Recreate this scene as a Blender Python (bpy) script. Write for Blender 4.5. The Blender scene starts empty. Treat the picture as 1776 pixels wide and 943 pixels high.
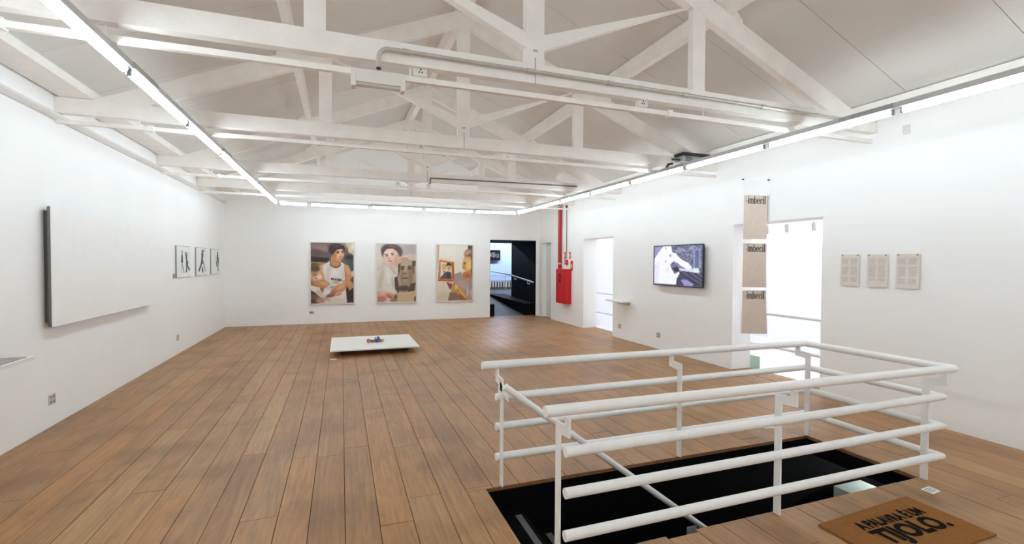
import bpy, bmesh, math, random
import numpy as np
from mathutils import Vector, Matrix

random.seed(7)
rng = np.random.RandomState(11)
scene = bpy.context.scene
COL = scene.collection

# ------------------------------------------------------------------ camera, world, exposure
FPX, YAW, PITCH, ROLL, CAMZ = 816.15, 0.3481, -0.02214, 0.00508, 1.65
fwd = Vector((math.sin(YAW) * math.cos(PITCH), math.cos(YAW) * math.cos(PITCH), math.sin(PITCH)))
rgt = Vector((math.cos(YAW), -math.sin(YAW), 0))
upv = rgt.cross(fwd)
r2 = rgt * math.cos(ROLL) + upv * math.sin(ROLL)
u2 = -rgt * math.sin(ROLL) + upv * math.cos(ROLL)
cam_d = bpy.data.cameras.new('camera')
cam_d.sensor_fit = 'HORIZONTAL'
cam_d.sensor_width = 36.0
cam_d.lens = FPX / 1776.0 * 36.0
cam_d.clip_start = 0.02
cam = bpy.data.objects.new('camera', cam_d)
cam.matrix_world = Matrix(((r2.x, u2.x, -fwd.x, 0), (r2.y, u2.y, -fwd.y, 0), (r2.z, u2.z, -fwd.z, CAMZ), (0, 0, 0, 1)))
COL.objects.link(cam)
scene.camera = cam

world = bpy.data.worlds.new('world')
scene.world = world
world.use_nodes = True
world.node_tree.nodes['Background'].inputs[0].default_value = (0.9, 0.95, 1.0, 1)
world.node_tree.nodes['Background'].inputs[1].default_value = 0.3

TUBE_POWER = 31.5
scene.view_settings.view_transform = 'Standard'
scene.view_settings.look = 'None'
scene.view_settings.gamma = 1.0
scene.view_settings.use_curve_mapping = False
scene.view_settings.exposure = 0.0
scene.cycles.max_bounces = 11
scene.cycles.diffuse_bounces = 9


# ------------------------------------------------------------------ colour + materials
def lin(c):
    out = []
    for v in c:
        v = v / 255.0
        out.append(v / 12.92 if v <= 0.04045 else ((v + 0.055) / 1.055) ** 2.4)
    return tuple(out)


MATS = {}


def mat(name, rgb, rough=0.6, metal=0.0, var=0.04, scale=6.0, bump=0.0, bscale=60.0, emit=0.0, alpha=1.0, spec=None):
    """Principled material with procedural noise colour variation and fine bump."""
    if name in MATS:
        return MATS[name]
    m = bpy.data.materials.new(name)
    m.use_nodes = True
    nt = m.node_tree
    b = nt.nodes['Principled BSDF']
    c = lin(rgb)
    tc = nt.nodes.new('ShaderNodeTexCoord')
    n = nt.nodes.new('ShaderNodeTexNoise')
    n.inputs['Scale'].default_value = scale
    n.inputs['Detail'].default_value = 4
    nt.links.new(tc.outputs['Object'], n.inputs['Vector'])
    cr = nt.nodes.new('ShaderNodeValToRGB')
    cr.color_ramp.elements[0].position = 0.3
    cr.color_ramp.elements[1].position = 0.7
    cr.color_ramp.elements[0].color = tuple(max(0, v * (1 - var)) for v in c) + (1,)
    cr.color_ramp.elements[1].color = tuple(min(1, v * (1 + var)) for v in c) + (1,)
    nt.links.new(n.outputs['Fac'], cr.inputs['Fac'])
    nt.links.new(cr.outputs['Color'], b.inputs['Base Color'])
    b.inputs['Roughness'].default_value = rough
    b.inputs['Metallic'].default_value = metal
    if spec is not None:
        b.inputs['Specular IOR Level'].default_value = spec
    if bump > 0:
        n2 = nt.nodes.new('ShaderNodeTexNoise')
        n2.inputs['Scale'].default_value = bscale
        n2.inputs['Detail'].default_value = 5
        nt.links.new(tc.outputs['Object'], n2.inputs['Vector'])
        bp = nt.nodes.new('ShaderNodeBump')
        bp.inputs['Strength'].default_value = bump
        bp.inputs['Distance'].default_value = 0.01
        nt.links.new(n2.outputs['Fac'], bp.inputs['Height'])
        nt.links.new(bp.outputs['Normal'], b.inputs['Normal'])
    if emit > 0:
        b.inputs['Emission Color'].default_value = c + (1,)
        b.inputs['Emission Strength'].default_value = emit
    if alpha < 1:
        b.inputs['Alpha'].default_value = alpha
    MATS[name] = m
    return m


def paint_mat(name, emit=0.0, rough=0.45):
    m = bpy.data.materials.new(name)
    m.use_nodes = True
    nt = m.node_tree
    b = nt.nodes['Principled BSDF']
    a = nt.nodes.new('ShaderNodeAttribute')
    a.attribute_name = 'Col'
    b.inputs['Roughness'].default_value = rough
    if emit > 0:
        b.inputs['Base Color'].default_value = (0.01, 0.01, 0.012, 1)
        nt.links.new(a.outputs['Color'], b.inputs['Emission Color'])
        b.inputs['Emission Strength'].default_value = emit
    else:
        nt.links.new(a.outputs['Color'], b.inputs['Base Color'])
    return m


def wood_mat():
    m = bpy.data.materials.new('floor_board_wood')
    m.use_nodes = True
    nt = m.node_tree
    L = nt.links
    b = nt.nodes['Principled BSDF']
    tc = nt.nodes.new('ShaderNodeTexCoord')
    oi = nt.nodes.new('ShaderNodeObjectInfo')
    mp = nt.nodes.new('ShaderNodeMapping')
    mp.inputs['Scale'].default_value = (9.0, 0.9, 3.0)
    comb = nt.nodes.new('ShaderNodeCombineXYZ')
    mul = nt.nodes.new('ShaderNodeMath'); mul.operation = 'MULTIPLY'; mul.inputs[1].default_value = 53.0
    L.new(oi.outputs['Random'], mul.inputs[0])
    L.new(mul.outputs[0], comb.inputs[0]); L.new(mul.outputs[0], comb.inputs[1])
    L.new(tc.outputs['Object'], mp.inputs['Vector'])
    L.new(comb.outputs[0], mp.inputs['Location'])
    # grain
    g = nt.nodes.new('ShaderNodeTexNoise')
    g.inputs['Scale'].default_value = 1.1; g.inputs['Detail'].default_value = 9; g.inputs['Roughness'].default_value = 0.66
    g.inputs['Distortion'].default_value = 1.8
    L.new(mp.outputs[0], g.inputs['Vector'])
    # cathedral figure
    wv = nt.nodes.new('ShaderNodeTexWave'); wv.wave_type = 'BANDS'; wv.bands_direction = 'X'
    wv.inputs['Scale'].default_value = 0.9; wv.inputs['Distortion'].default_value = 9.0; wv.inputs['Detail'].default_value = 3.0; wv.inputs['Detail Scale'].default_value = 0.7
    L.new(mp.outputs[0], wv.inputs['Vector'])
    # fine fibres
    mp2 = nt.nodes.new('ShaderNodeMapping'); mp2.inputs['Scale'].default_value = (60, 3.0, 10)
    L.new(tc.outputs['Object'], mp2.inputs['Vector']); L.new(comb.outputs[0], mp2.inputs['Location'])
    f = nt.nodes.new('ShaderNodeTexNoise'); f.inputs['Scale'].default_value = 2.0; f.inputs['Detail'].default_value = 6
    L.new(mp2.outputs[0], f.inputs['Vector'])
    # large worn / dark blotches
    bl = nt.nodes.new('ShaderNodeTexNoise'); bl.inputs['Scale'].default_value = 1.7; bl.inputs['Detail'].default_value = 5
    geo = nt.nodes.new('ShaderNodeNewGeometry')
    L.new(geo.outputs['Position'], bl.inputs['Vector'])
    # per board tint
    tint = nt.nodes.new('ShaderNodeValToRGB')
    tint.color_ramp.interpolation = 'LINEAR'
    cols = [(0.0, (166, 124, 82)), (0.2, (173, 131, 88)), (0.4, (163, 124, 86)), (0.55, (177, 130, 84)), (0.7, (170, 130, 90)), (0.85, (160, 118, 78)), (1.0, (174, 137, 95))]
    e = tint.color_ramp.elements
    e[0].position = 0; e[0].color = lin(cols[0][1]) + (1,)
    e[1].position = 1; e[1].color = lin(cols[-1][1]) + (1,)
    for p, c in cols[1:-1]:
        x = e.new(p); x.color = lin(c) + (1,)
    L.new(oi.outputs['Random'], tint.inputs['Fac'])
    gr = nt.nodes.new('ShaderNodeValToRGB')
    gr.color_ramp.elements[0].position = 0.34; gr.color_ramp.elements[0].color = (0.70, 0.66, 0.63, 1)
    gr.color_ramp.elements[1].position = 0.60; gr.color_ramp.elements[1].color = (1.08, 1.08, 1.06, 1)
    L.new(g.outputs['Fac'], gr.inputs['Fac'])
    m1 = nt.nodes.new('ShaderNodeMix'); m1.data_type = 'RGBA'; m1.blend_type = 'MULTIPLY'; m1.inputs[0].default_value = 0.85
    L.new(tint.outputs[0], m1.inputs[6]); L.new(gr.outputs[0], m1.inputs[7])
    wr = nt.nodes.new('ShaderNodeValToRGB')
    wr.color_ramp.elements[0].position = 0.0; wr.color_ramp.elements[0].color = (0.78, 0.74, 0.70, 1)
    wr.color_ramp.elements[1].position = 0.45; wr.color_ramp.elements[1].color = (1.03, 1.03, 1.03, 1)
    L.new(wv.outputs['Fac'], wr.inputs['Fac'])
    m1b = nt.nodes.new('ShaderNodeMix'); m1b.data_type = 'RGBA'; m1b.blend_type = 'MULTIPLY'; m1b.inputs[0].default_value = 0.3
    L.new(m1.outputs[2], m1b.inputs[6]); L.new(wr.outputs[0], m1b.inputs[7])
    fr = nt.nodes.new('ShaderNodeValToRGB')
    fr.color_ramp.elements[0].position = 0.3; fr.color_ramp.elements[0].color = (0.8, 0.78, 0.76, 1)
    fr.color_ramp.elements[1].position = 0.7; fr.color_ramp.elements[1].color = (1.06, 1.06, 1.06, 1)
    L.new(f.outputs['Fac'], fr.inputs['Fac'])
    m2 = nt.nodes.new('ShaderNodeMix'); m2.data_type = 'RGBA'; m2.blend_type = 'MULTIPLY'; m2.inputs[0].default_value = 0.4
    L.new(m1b.outputs[2], m2.inputs[6]); L.new(fr.outputs[0], m2.inputs[7])
    br = nt.nodes.new('ShaderNodeValToRGB')
    br.color_ramp.elements[0].position = 0.34; br.color_ramp.elements[0].color = (0.74, 0.72, 0.71, 1)
    br.color_ramp.elements[1].position = 0.52; br.color_ramp.elements[1].color = (1.04, 1.03, 1.0, 1)
    L.new(bl.outputs['Fac'], br.inputs['Fac'])
    m3 = nt.nodes.new('ShaderNodeMix'); m3.data_type = 'RGBA'; m3.blend_type = 'MULTIPLY'; m3.inputs[0].default_value = 0.8
    L.new(m2.outputs[2], m3.inputs[6]); L.new(br.outputs[0], m3.inputs[7])
    L.new(m3.outputs[2], b.inputs['Base Color'])
    rr = nt.nodes.new('ShaderNodeMapRange')
    b.inputs['Specular IOR Level'].default_value = 0.42
    rr.inputs[3].default_value = 0.34; rr.inputs[4].default_value = 0.54
    L.new(g.outputs['Fac'], rr.inputs[0]); L.new(rr.outputs[0], b.inputs['Roughness'])
    bp = nt.nodes.new('ShaderNodeBump'); bp.inputs['Strength'].default_value = 0.12; bp.inputs['Distance'].default_value = 0.004
    L.new(f.outputs['Fac'], bp.inputs['Height']); L.new(bp.outputs[0], b.inputs['Normal'])
    return m


WALL = mat('wall_paint', (247, 247, 246), 0.75, var=0.012, scale=1.5, bump=0.05, bscale=40)
BEAM = mat('beam_paint', (249, 246, 241), 0.6, var=0.04, scale=5, bump=0.12, bscale=25)
CEIL = mat('ceiling_paint', (228, 226, 222), 0.7, var=0.02, scale=2)
TRIMW = mat('trim_paint', (222, 220, 216), 0.6, var=0.02)
RAILW = mat('rail_enamel', (243, 242, 240), 0.35, var=0.02, scale=12, bump=0.05, bscale=30)
WHITEP = mat('white_plastic', (235, 233, 228), 0.4, var=0.01)
ALU = mat('grey_aluminium', (200, 203, 204), 0.5, 0.0, var=0.03)
STEEL = mat('galvanised_steel', (196, 192, 182), 0.38, 0.35, var=0.08, scale=20)
DARKM = mat('dark_metal', (48, 48, 50), 0.5, 0.2, var=0.1)
BLACK = mat('black_paint', (14, 14, 15), 0.7, var=0.15, spec=0.15)
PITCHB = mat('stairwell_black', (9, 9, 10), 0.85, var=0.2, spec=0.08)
GREYST = mat('grip_strip', (92, 92, 92), 0.8, var=0.15, scale=40)
RED = mat('fire_red', (203, 24, 26), 0.4, var=0.03)
REDP = mat('pipe_red', (178, 36, 40), 0.4, var=0.05)
TUBE = mat('tube_glow', (230, 244, 252), 0.4, var=0.0, emit=TUBE_POWER)
WOOD = wood_mat()
ENDG = mat('board_end_grain', (128, 84, 50), 0.7, var=0.2, scale=30)
SUB = mat('subfloor', (84, 56, 36), 0.9, var=0.2)


# ------------------------------------------------------------------ mesh builder
WLOC = {}


class MB:
    def __init__(self):
        self.v = []; self.f = []; self.mi = []; self.cur = 0

    def add(self, vs, fs):
        o = len(self.v)
        self.v += [tuple(p) for p in vs]
        for q in fs:
            self.f.append(tuple(i + o for i in q)); self.mi.append(self.cur)
        return self

    def box(self, x0, x1, y0, y1, z0, z1, bev=0.0):
        if bev <= 0:
            vs = [(x, y, z) for x in (x0, x1) for y in (y0, y1) for z in (z0, z1)]
            self.add(vs, [(0, 1, 3, 2), (4, 6, 7, 5), (0, 4, 5, 1), (2, 3, 7, 6), (0, 2, 6, 4), (1, 5, 7, 3)])
        else:
            bm = bmesh.new()
            bmesh.ops.create_cube(bm, size=1)
            for v in bm.verts:
                v.co = Vector(((x0 + x1) / 2 + v.co.x * (x1 - x0), (y0 + y1) / 2 + v.co.y * (y1 - y0), (z0 + z1) / 2 + v.co.z * (z1 - z0)))
            bmesh.ops.bevel(bm, geom=bm.edges[:], offset=bev, segments=2, affect='EDGES', profile=0.7)
            bm.verts.index_update()
            self.add([v.co[:] for v in bm.verts], [[v.index for v in f.verts] for f in bm.faces])
            bm.free()
        return self

    def prism(self, pts, axis, a, b):
        """extrude polygon pts (2d) along axis 'x','y' or 'z' from a to b"""
        def P(p, t):
            if axis == 'x': return (t, p[0], p[1])
            if axis == 'y': return (p[0], t, p[1])
            return (p[0], p[1], t)
        n = len(pts)
        vs = [P(p, a) for p in pts] + [P(p, b) for p in pts]
        fs = [tuple(range(n))[::-1], tuple(range(n, 2 * n))]
        for i in range(n):
            j = (i + 1) % n
            fs.append((i, j, n + j, n + i))
        return self.add(vs, fs)

    def tube(self, path, r, seg=14, cap=True):
        P = [Vector(p) for p in path]
        rings = []
        nrm = None
        for i, p in enumerate(P):
            d1 = (P[i] - P[i - 1]).normalized() if i > 0 else None
            d2 = (P[i + 1] - P[i]).normalized() if i < len(P) - 1 else None
            if d1 is None: d1 = d2
            if d2 is None: d2 = d1
            t = (d1 + d2).normalized()
            if nrm is None:
                a = Vector((0, 0, 1)) if abs(t.z) < 0.9 else Vector((1, 0, 0))
                nrm = (a - t * a.dot(t)).normalized()
            else:
                nrm = (nrm - t * nrm.dot(t)).normalized()
            bn = t.cross(nrm)
            # mitre stretch
            half = math.acos(max(-1, min(1, d1.dot(d2)))) / 2
            st = 1 / max(0.4, math.cos(half))
            side = (d2 - d1)
            side = side.normalized() if side.length > 1e-6 else None
            ring = []
            for k in range(seg):
                an = 2 * math.pi * k / seg
                o = (nrm * math.cos(an) + bn * math.sin(an)) * r
                if side is not None:
                    o += side * o.dot(side) * (st - 1)
                ring.append(p + o)
            rings.append(ring)
        vs = [q for ring in rings for q in ring]
        fs = []
        for i in range(len(P) - 1):
            for k in range(seg):
                k2 = (k + 1) % seg
                fs.append((i * seg + k, i * seg + k2, (i + 1) * seg + k2, (i + 1) * seg + k))
        if cap:
            fs.append(tuple(range(seg))[::-1])
            fs.append(tuple(range((len(P) - 1) * seg, len(P) * seg)))
        return self.add(vs, fs)

    def ball(self, c, rx, ry, rz, seg=14, rings=8):
        vs = [(c[0], c[1], c[2] - rz)]
        for i in range(1, rings):
            t = math.pi * i / rings
            for k in range(seg):
                a = 2 * math.pi * k / seg
                vs.append((c[0] + rx * math.sin(t) * math.cos(a), c[1] + ry * math.sin(t) * math.sin(a), c[2] - rz * math.cos(t)))
        vs.append((c[0], c[1], c[2] + rz))
        fs = []
        for k in range(seg):
            fs.append((0, 1 + (k + 1) % seg, 1 + k))
            fs.append((len(vs) - 1, 1 + (rings - 2) * seg + k, 1 + (rings - 2) * seg + (k + 1) % seg))
        for i in range(rings - 2):
            for k in range(seg):
                a = 1 + i * seg + k; b = 1 + i * seg + (k + 1) % seg
                fs.append((a, b, b + seg, a + seg))
        return self.add(vs, fs)

    def disc(self, c, r, axis, t, seg=20):
        pts = []
        for k in range(seg):
            a = 2 * math.pi * k / seg
            pts.append((r * math.cos(a), r * math.sin(a)))
        if axis == 'x':
            return self.prism([(c[1] + p[0], c[2] + p[1]) for p in pts], 'x', c[0], c[0] + t)
        if axis == 'y':
            return self.prism([(c[0] + p[0], c[2] + p[1]) for p in pts], 'y', c[1], c[1] + t)
        return self.prism([(c[0] + p[0], c[1] + p[1]) for p in pts], 'z', c[2], c[2] + t)

    def build(self, name, material, parent=None, smooth=False, mats=None):
        V = np.array(self.v, float)
        if parent is not None:
            off = Vector(WLOC[parent])
        else:
            off = Vector(((V[:, 0].min() + V[:, 0].max()) / 2, (V[:, 1].min() + V[:, 1].max()) / 2, V[:, 2].min()))
        me = bpy.data.meshes.new(name)
        origin = off
        if parent is not None:
            origin = Vector(((V[:, 0].min() + V[:, 0].max()) / 2, (V[:, 1].min() + V[:, 1].max()) / 2, (V[:, 2].min() + V[:, 2].max()) / 2))
        me.from_pydata([tuple(p) for p in (V - np.array(origin[:]))], [], self.f)
        bm = bmesh.new(); bm.from_mesh(me)
        bmesh.ops.recalc_face_normals(bm, faces=bm.faces[:])
        bm.to_mesh(me); bm.free()
        for m_ in (mats or [material]):
            me.materials.append(m_)
        if mats:
            me.polygons.foreach_set('material_index', self.mi)
        if smooth:
            me.polygons.foreach_set('use_smooth', [True] * len(me.polygons))
            try:
                me.set_sharp_from_angle(angle=math.radians(40))
            except Exception:
                pass
        me.update()
        o = bpy.data.objects.new(name, me)
        COL.objects.link(o)
        WLOC[o] = tuple(origin)
        if parent is not None:
            o.parent = parent
            o.location = origin - off
        else:
            o.location = origin
        return o


def tag(o, label, cat, group=None):
    o['label'] = label
    o['category'] = cat
    if group: o['group'] = group
    return o


def thing(name, label, cat, loc, group=None):
    o = bpy.data.objects.new(name, None)
    o.empty_display_size = 0.1
    o.location = loc
    COL.objects.link(o)
    WLOC[o] = tuple(loc)
    return tag(o, label, cat, group)


def struct(o):
    o['kind'] = 'structure'
    return o


def dup(root, delta, label):
    r = root.copy(); COL.objects.link(r)
    r.location = Vector(root.location) + Vector(delta)
    WLOC[r] = tuple(Vector(WLOC[root]) + Vector(delta))
    r['label'] = label
    for ch in list(root.children):
        c = ch.copy(); COL.objects.link(c); c.parent = r
        for g in list(ch.children):
            d = g.copy(); COL.objects.link(d); d.parent = c
    return r


def bx(name, material, x0, x1, y0, y1, z0, z1, parent=None, bev=0.0):
    return MB().box(x0, x1, y0, y1, z0, z1, bev).build(name, material, parent)


ORD = ['first', 'second', 'third', 'fourth', 'fifth', 'sixth', 'seventh', 'eighth', 'ninth', 'tenth', 'eleventh', 'twelfth']

# ------------------------------------------------------------------ room dimensions
XL, XR, YB, YN = -2.70, 5.69, 13.30, -3.5
XRO = 6.06                                     # outer face of the thick right wall
XC = 1.51                                      # ridge
RT, SL, COFF = 4.92, 0.42, 0.20                # rafter top at ridge, slope, ceiling offset


def rafter_z(x): return RT - SL * abs(x - XC)


def ceil_z(x): return rafter_z(x) + COFF


HX0, HX1, HY0, HY1 = 0.985, 4.187, 2.315, 3.24  # stair opening
DA = (9.08, 10.44, 2.22)                        # doorway in the right wall, far
DB = (4.24, 5.67, 2.235)                        # doorway in the right wall, near
DC = (12.38, 13.03, 2.21)                       # recess with white door
OB = (4.135, 5.60, 2.29)                        # dark opening in back wall

# walls
w = MB().box(XL - 0.25, XL, YN - 0.2, YB + 0.2, -0.12, ceil_z(XL) + 0.12)
struct(w.build('wall_left', WALL))
w = MB()
top = ceil_z(XR) + 0.02
edges = [YN - 0.2, DB[0], DB[1], DA[0], DA[1], DC[0], DC[1], YB + 0.2]
for i in range(0, len(edges), 2):
    w.box(XR, XRO, edges[i], edges[i + 1], -0.12, top)
for d in (DB, DA):
    w.box(XR, XRO, d[0], d[1], d[2], top)
w.box(XR, XRO, DC[0], DC[1], DC[2], top)
wall_r = struct(w.build('wall_right', WALL))
w = MB()
g = 0.12
w.prism([(XL - .2, -0.12), (OB[0], -0.12), (OB[0], OB[2]), (OB[1], OB[2]), (OB[1], -0.12), (XR + .2, -0.12), (XR + .2, ceil_z(XR) + .05), (XC, ceil_z(XC) + g), (XL - .2, ceil_z(XL) + .05)], 'y', YB, YB + 0.2)
wall_b = struct(w.build('wall_back', WALL))
w = MB().prism([(XL - .2, -0.12), (XR + .2, -0.12), (XR + .2, ceil_z(XR) + .05), (XC, ceil_z(XC) + g), (XL - .2, ceil_z(XL) + .05)], 'y', YN - 0.2, YN)
struct(w.build('wall_front', WALL))

# long picture ledge high on the left wall
struct(MB().prism([(XL, 3.045), (XL + 0.02, 3.05), (XL + 0.045, 3.085), (XL + 0.045, 3.11), (XL, 3.11)], 'y', YN, YB).build('trim_1', TRIMW))

# white flush door in the recess of the right wall
d1 = struct(MB().box(XR + 0.14, XR + 0.18, DC[0], DC[1], 0, DC[2]).build('door_1', mat('door_paint', (228, 226, 223), 0.5, var=0.01)))
MB().ball((XR + 0.11, DC[0] + 0.09, 1.02), .028, .028, .028).tube([(XR + .14, DC[0] + .09, 1.02), (XR + .11, DC[0] + .09, 1.02)], .012).build('door_knob', STEEL, d1, True)

# ceiling : outer deck with separate panels below it
cm = MB()
for s, xe in ((-1, XL - .1), (1, XR + .1)):
    pts = [(XC, ceil_z(XC) + .02), (xe, ceil_z(xe) + .02), (xe, ceil_z(xe) + .14), (XC, ceil_z(XC) + .14)]
    cm.prism(pts, 'y', YN - 0.2, YB + 0.2)
ceiling = struct(cm.build('ceiling', mat('roof_deck', (70, 66, 62), 0.9, var=.1)))
ys = [YN]
y = 2.24 - 6
while y < YB - 0.3:
    if y > YN + 0.3: ys.append(y)
    y += 1.0 if y < 4 else 1.06
ys.append(YB)
for i in range(len(ys) - 1):
    for s, xe in ((-1, XL), (1, XR)):
        a, b = XC + s * 0.005, xe
        pts = [(a, ceil_z(a)), (b, ceil_z(b)), (b, ceil_z(b) + .018), (a, ceil_z(a) + .018)]
        MB().prism(pts, 'y', ys[i] + 0.003, ys[i + 1] - 0.003).build('ceiling_panel', CEIL, ceiling)

# ------------------------------------------------------------------ floor
fm = MB()
zf0, zf1 = -0.13, -0.027
for (a, b, c, d) in ((XL - .1, HX0, YN, YB), (HX1, XR, YN, YB), (HX0, HX1, YN, HY0), (HX0, HX1, HY1, YB)):
    fm.box(a, b, c, d, zf0, zf1)
for d in (DA, DB, DC):
    fm.box(XR, XRO, d[0], d[1], zf0, zf1)
fm.box(OB[0], OB[1], YB, YB + .2, zf0, zf1)
floor = struct(fm.build('floor', SUB))


def board(x0, x1, y0, y1):
    g_ = 0.0015
    x0 += g_; x1 -= g_; y0 += g_ * .8; y1 -= g_ * .8
    if x1 - x0 < 0.015 or y1 - y0 < 0.03: return
    b_ = 0.002
    zt = random.uniform(-0.0012, 0.0008)
    m_ = MB()
    z0 = -0.027
    vs = [(x0, y0, z0), (x1, y0, z0), (x1, y1, z0), (x0, y1, z0),
          (x0, y0, zt - b_), (x1, y0, zt - b_), (x1, y1, zt - b_), (x0, y1, zt - b_),
          (x0 + b_, y0 + b_, zt), (x1 - b_, y0 + b_, zt), (x1 - b_, y1 - b_, zt), (x0 + b_, y1 - b_, zt)]
    m_.add(vs, [(8, 9, 10, 11)])
    m_.add(vs, [(4, 5, 9, 8), (5, 6, 10, 9), (6, 7, 11, 10), (7, 4, 8, 11)])
    m_.cur = 1
    m_.add(vs, [(0, 1, 5, 4), (1, 2, 6, 5), (2, 3, 7, 6), (3, 0, 4, 7)])
    used = m_
    used.build('floor_board', WOOD, floor, mats=[WOOD, ENDG])


seams = [-0.793, -0.611, -0.388, -0.195, 0.018, 0.224, 0.430, 0.66, 0.839, 1.039]
while seams[0] > XL + 0.25: seams.insert(0, seams[0] - random.uniform(0.19, 0.225))
seams.insert(0, XL)
while seams[-1] < XR - 0.25: seams.append(seams[-1] + random.uniform(0.19, 0.225))
seams.append(XR - 0.012)
YB0 = 0.0
for i in range(len(seams) - 1):
    x0, x1 = seams[i], seams[i + 1]
    cuts = [YB0]
    yy = YB0 + random.uniform(0.9, 3.6)
    while yy < YB - 0.7:
        cuts.append(yy); yy += random.choice([1.0, 1.4, 1.9, 2.3, 2.7, 3.2, 3.7]) * random.uniform(0.9, 1.1)
    cuts.append(YB)
    for k in range(len(cuts) - 1):
        a, b = cuts[k], cuts[k + 1]
        segs = [(x0, x1, a, b)]
        if x1 > HX0 and x0 < HX1:                       # cut round the stair opening
            segs = []
            if a < HY0: segs.append((x0, x1, a, min(b, HY0)))
            if b > HY1: segs.append((x0, x1, max(a, HY1), b))
            m0, m1_ = max(a, HY0), min(b, HY1)
            if m1_ > m0:
                if x0 < HX0: segs.append((x0, HX0, m0, m1_))
                if x1 > HX1: segs.append((HX1, x1, m0, m1_))
        for s in segs: board(*s)
# boards running into the door reveals
for d in (DA, DB, DC):
    board(XR, XR + 0.2, d[0] + .002, d[1] - .002); board(XR + 0.2, XRO, d[0] + .002, d[1] - .002)
board(OB[0] + .002, OB[1] - .002, YB, YB + .2)
# the same boarding goes on behind the viewer
rear = MB()
for i in range(len(seams) - 1):
    rear.box(seams[i] + .002, seams[i + 1] - .002, YN, YB0, -0.027, 0)
ro = rear.build('floor_boards_rear', WOOD, floor); ro['kind'] = 'stuff'

# ------------------------------------------------------------------ stair well
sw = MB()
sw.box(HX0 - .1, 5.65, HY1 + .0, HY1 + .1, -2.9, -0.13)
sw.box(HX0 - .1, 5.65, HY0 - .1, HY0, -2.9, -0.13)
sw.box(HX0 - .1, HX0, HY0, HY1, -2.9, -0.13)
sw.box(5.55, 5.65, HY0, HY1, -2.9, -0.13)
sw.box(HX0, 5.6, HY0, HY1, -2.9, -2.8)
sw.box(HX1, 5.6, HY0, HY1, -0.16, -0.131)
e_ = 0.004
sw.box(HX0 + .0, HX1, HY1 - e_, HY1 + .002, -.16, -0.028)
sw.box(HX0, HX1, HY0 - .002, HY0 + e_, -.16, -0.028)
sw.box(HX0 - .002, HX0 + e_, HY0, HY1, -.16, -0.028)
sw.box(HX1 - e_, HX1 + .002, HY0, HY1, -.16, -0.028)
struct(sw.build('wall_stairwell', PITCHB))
st = thing('staircase', 'black wooden staircase going down through the floor opening', 'stairs', (HX0 + .1, (HY0 + HY1) / 2, -2.8))
run, rise = 0.24, 0.18
for k in range(1, 15):
    xa = HX0 + e_ + (k - 1) * run
    z = -rise * k
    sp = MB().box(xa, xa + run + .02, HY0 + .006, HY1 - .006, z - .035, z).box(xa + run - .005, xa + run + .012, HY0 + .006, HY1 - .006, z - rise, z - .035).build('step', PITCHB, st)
    MB().box(xa + run - .055, xa + run - .01, HY0 + .1, HY1 - .1, z, z + .003).build('grip_strip', GREYST, sp)
tag(bx('white_plinth', mat('ledge_white', (226, 234, 229), .5), 4.47, 4.84, 2.93, 3.168, -2.78, -0.50), 'tall pale plinth down inside the dark stair opening beyond the doormat', 'plinth')
lt = thing('stairwell_fill', 'added fill lamp hidden under the floor, brightening the pale plinth', 'lamp', (5.2, 2.75, -0.3))  # hidden source, added so the pale plinth shows bright
MB().tube([(5.2, 2.45, -.25), (5.2, 3.1, -.25)], .015).build('tube', mat('stairwell_fill_glow', (245, 255, 250), .4, emit=120.0), lt, True)
bx('housing', WHITEP, 5.17, 5.23, 2.42, 3.13, -.235, -.17, lt)

# ------------------------------------------------------------------ annex seen through the two doorways
AX1, AY0, AY1, AZ0, AZ1 = 9.4, 1.2, 12.9, -0.30, 2.95
AW = mat('annex_paint', (243, 244, 246), .7, var=.01)
struct(MB().box(AX1, AX1 + .2, AY0 - .2, AY1 + .2, AZ0 - .1, AZ1 + .1).build('wall_annex_far', AW))
struct(MB().box(XRO, AX1, AY0 - .2, AY0, AZ0, AZ1 + .1).build('wall_annex_near', AW))
struct(MB().box(XRO, AX1, AY1, AY1 + .2, AZ0, AZ1 + .1).build('wall_annex_back', AW))
struct(MB().box(XRO, AX1, AY0 - .2, AY1 + .2, AZ1, AZ1 + .1).build('ceiling_annex', AW))
struct(MB().box(XRO, AX1, AY0 - .2, AY1 + .2, AZ0 - .1, AZ0).build('floor_annex', AW))
ag = MB()
ag.box(XRO - .02, XRO + .06, AY0, AY1, AZ0, -.14)
struct(ag.build('wall_annex_kerb', AW))
ar = thing('annex_railing', 'white tube railing seen through the doorways in the right wall', 'railing', (6.22, 7, AZ0))
for z in (0.86, 0.36):
    MB().tube([(6.22, AY0 + .1, z), (6.22, 11.25, z)], .022).build('rail', mat('annex_rail_grey', (232, 232, 230), .5), ar, True)
for yy in (2.2, 3.6, 7.6, 8.6, 11.2):
    MB().box(6.216, 6.224, yy - .02, yy + .02, AZ0, .86).build('post', RAILW, ar)
tag(bx('glass_plate', mat('green_glass', (196, 222, 212), .1, var=.01), 6.105, 6.12, 5.53, 5.72, -0.30, .19), 'pale green glass plate standing at the doorway edge below the posters', 'glass plate')
for j, (xx, yA, yB, nm) in enumerate(((7.0, 1.6, 12.4, 'nearer the doorways'), (8.5, 1.6, 12.4, 'along the far wall of the side room'))):
    f = thing('annex_fill', 'long added fill light on the side room ceiling, ' + nm, 'lamp', (xx, (yA + yB) / 2, AZ1 - .1))  # unseen tubes, added to make the side room bright
    MB().tube([(xx, yA, AZ1 - .07), (xx, yB, AZ1 - .07)], .025, 10).build('tube', mat('annex_fill_glow', (250, 251, 255), .4, emit=12.5), f, True)
    bx('housing', WHITEP, xx - .04, xx + .04, yA, yB, AZ1 - .045, AZ1 - .001, f)
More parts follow.
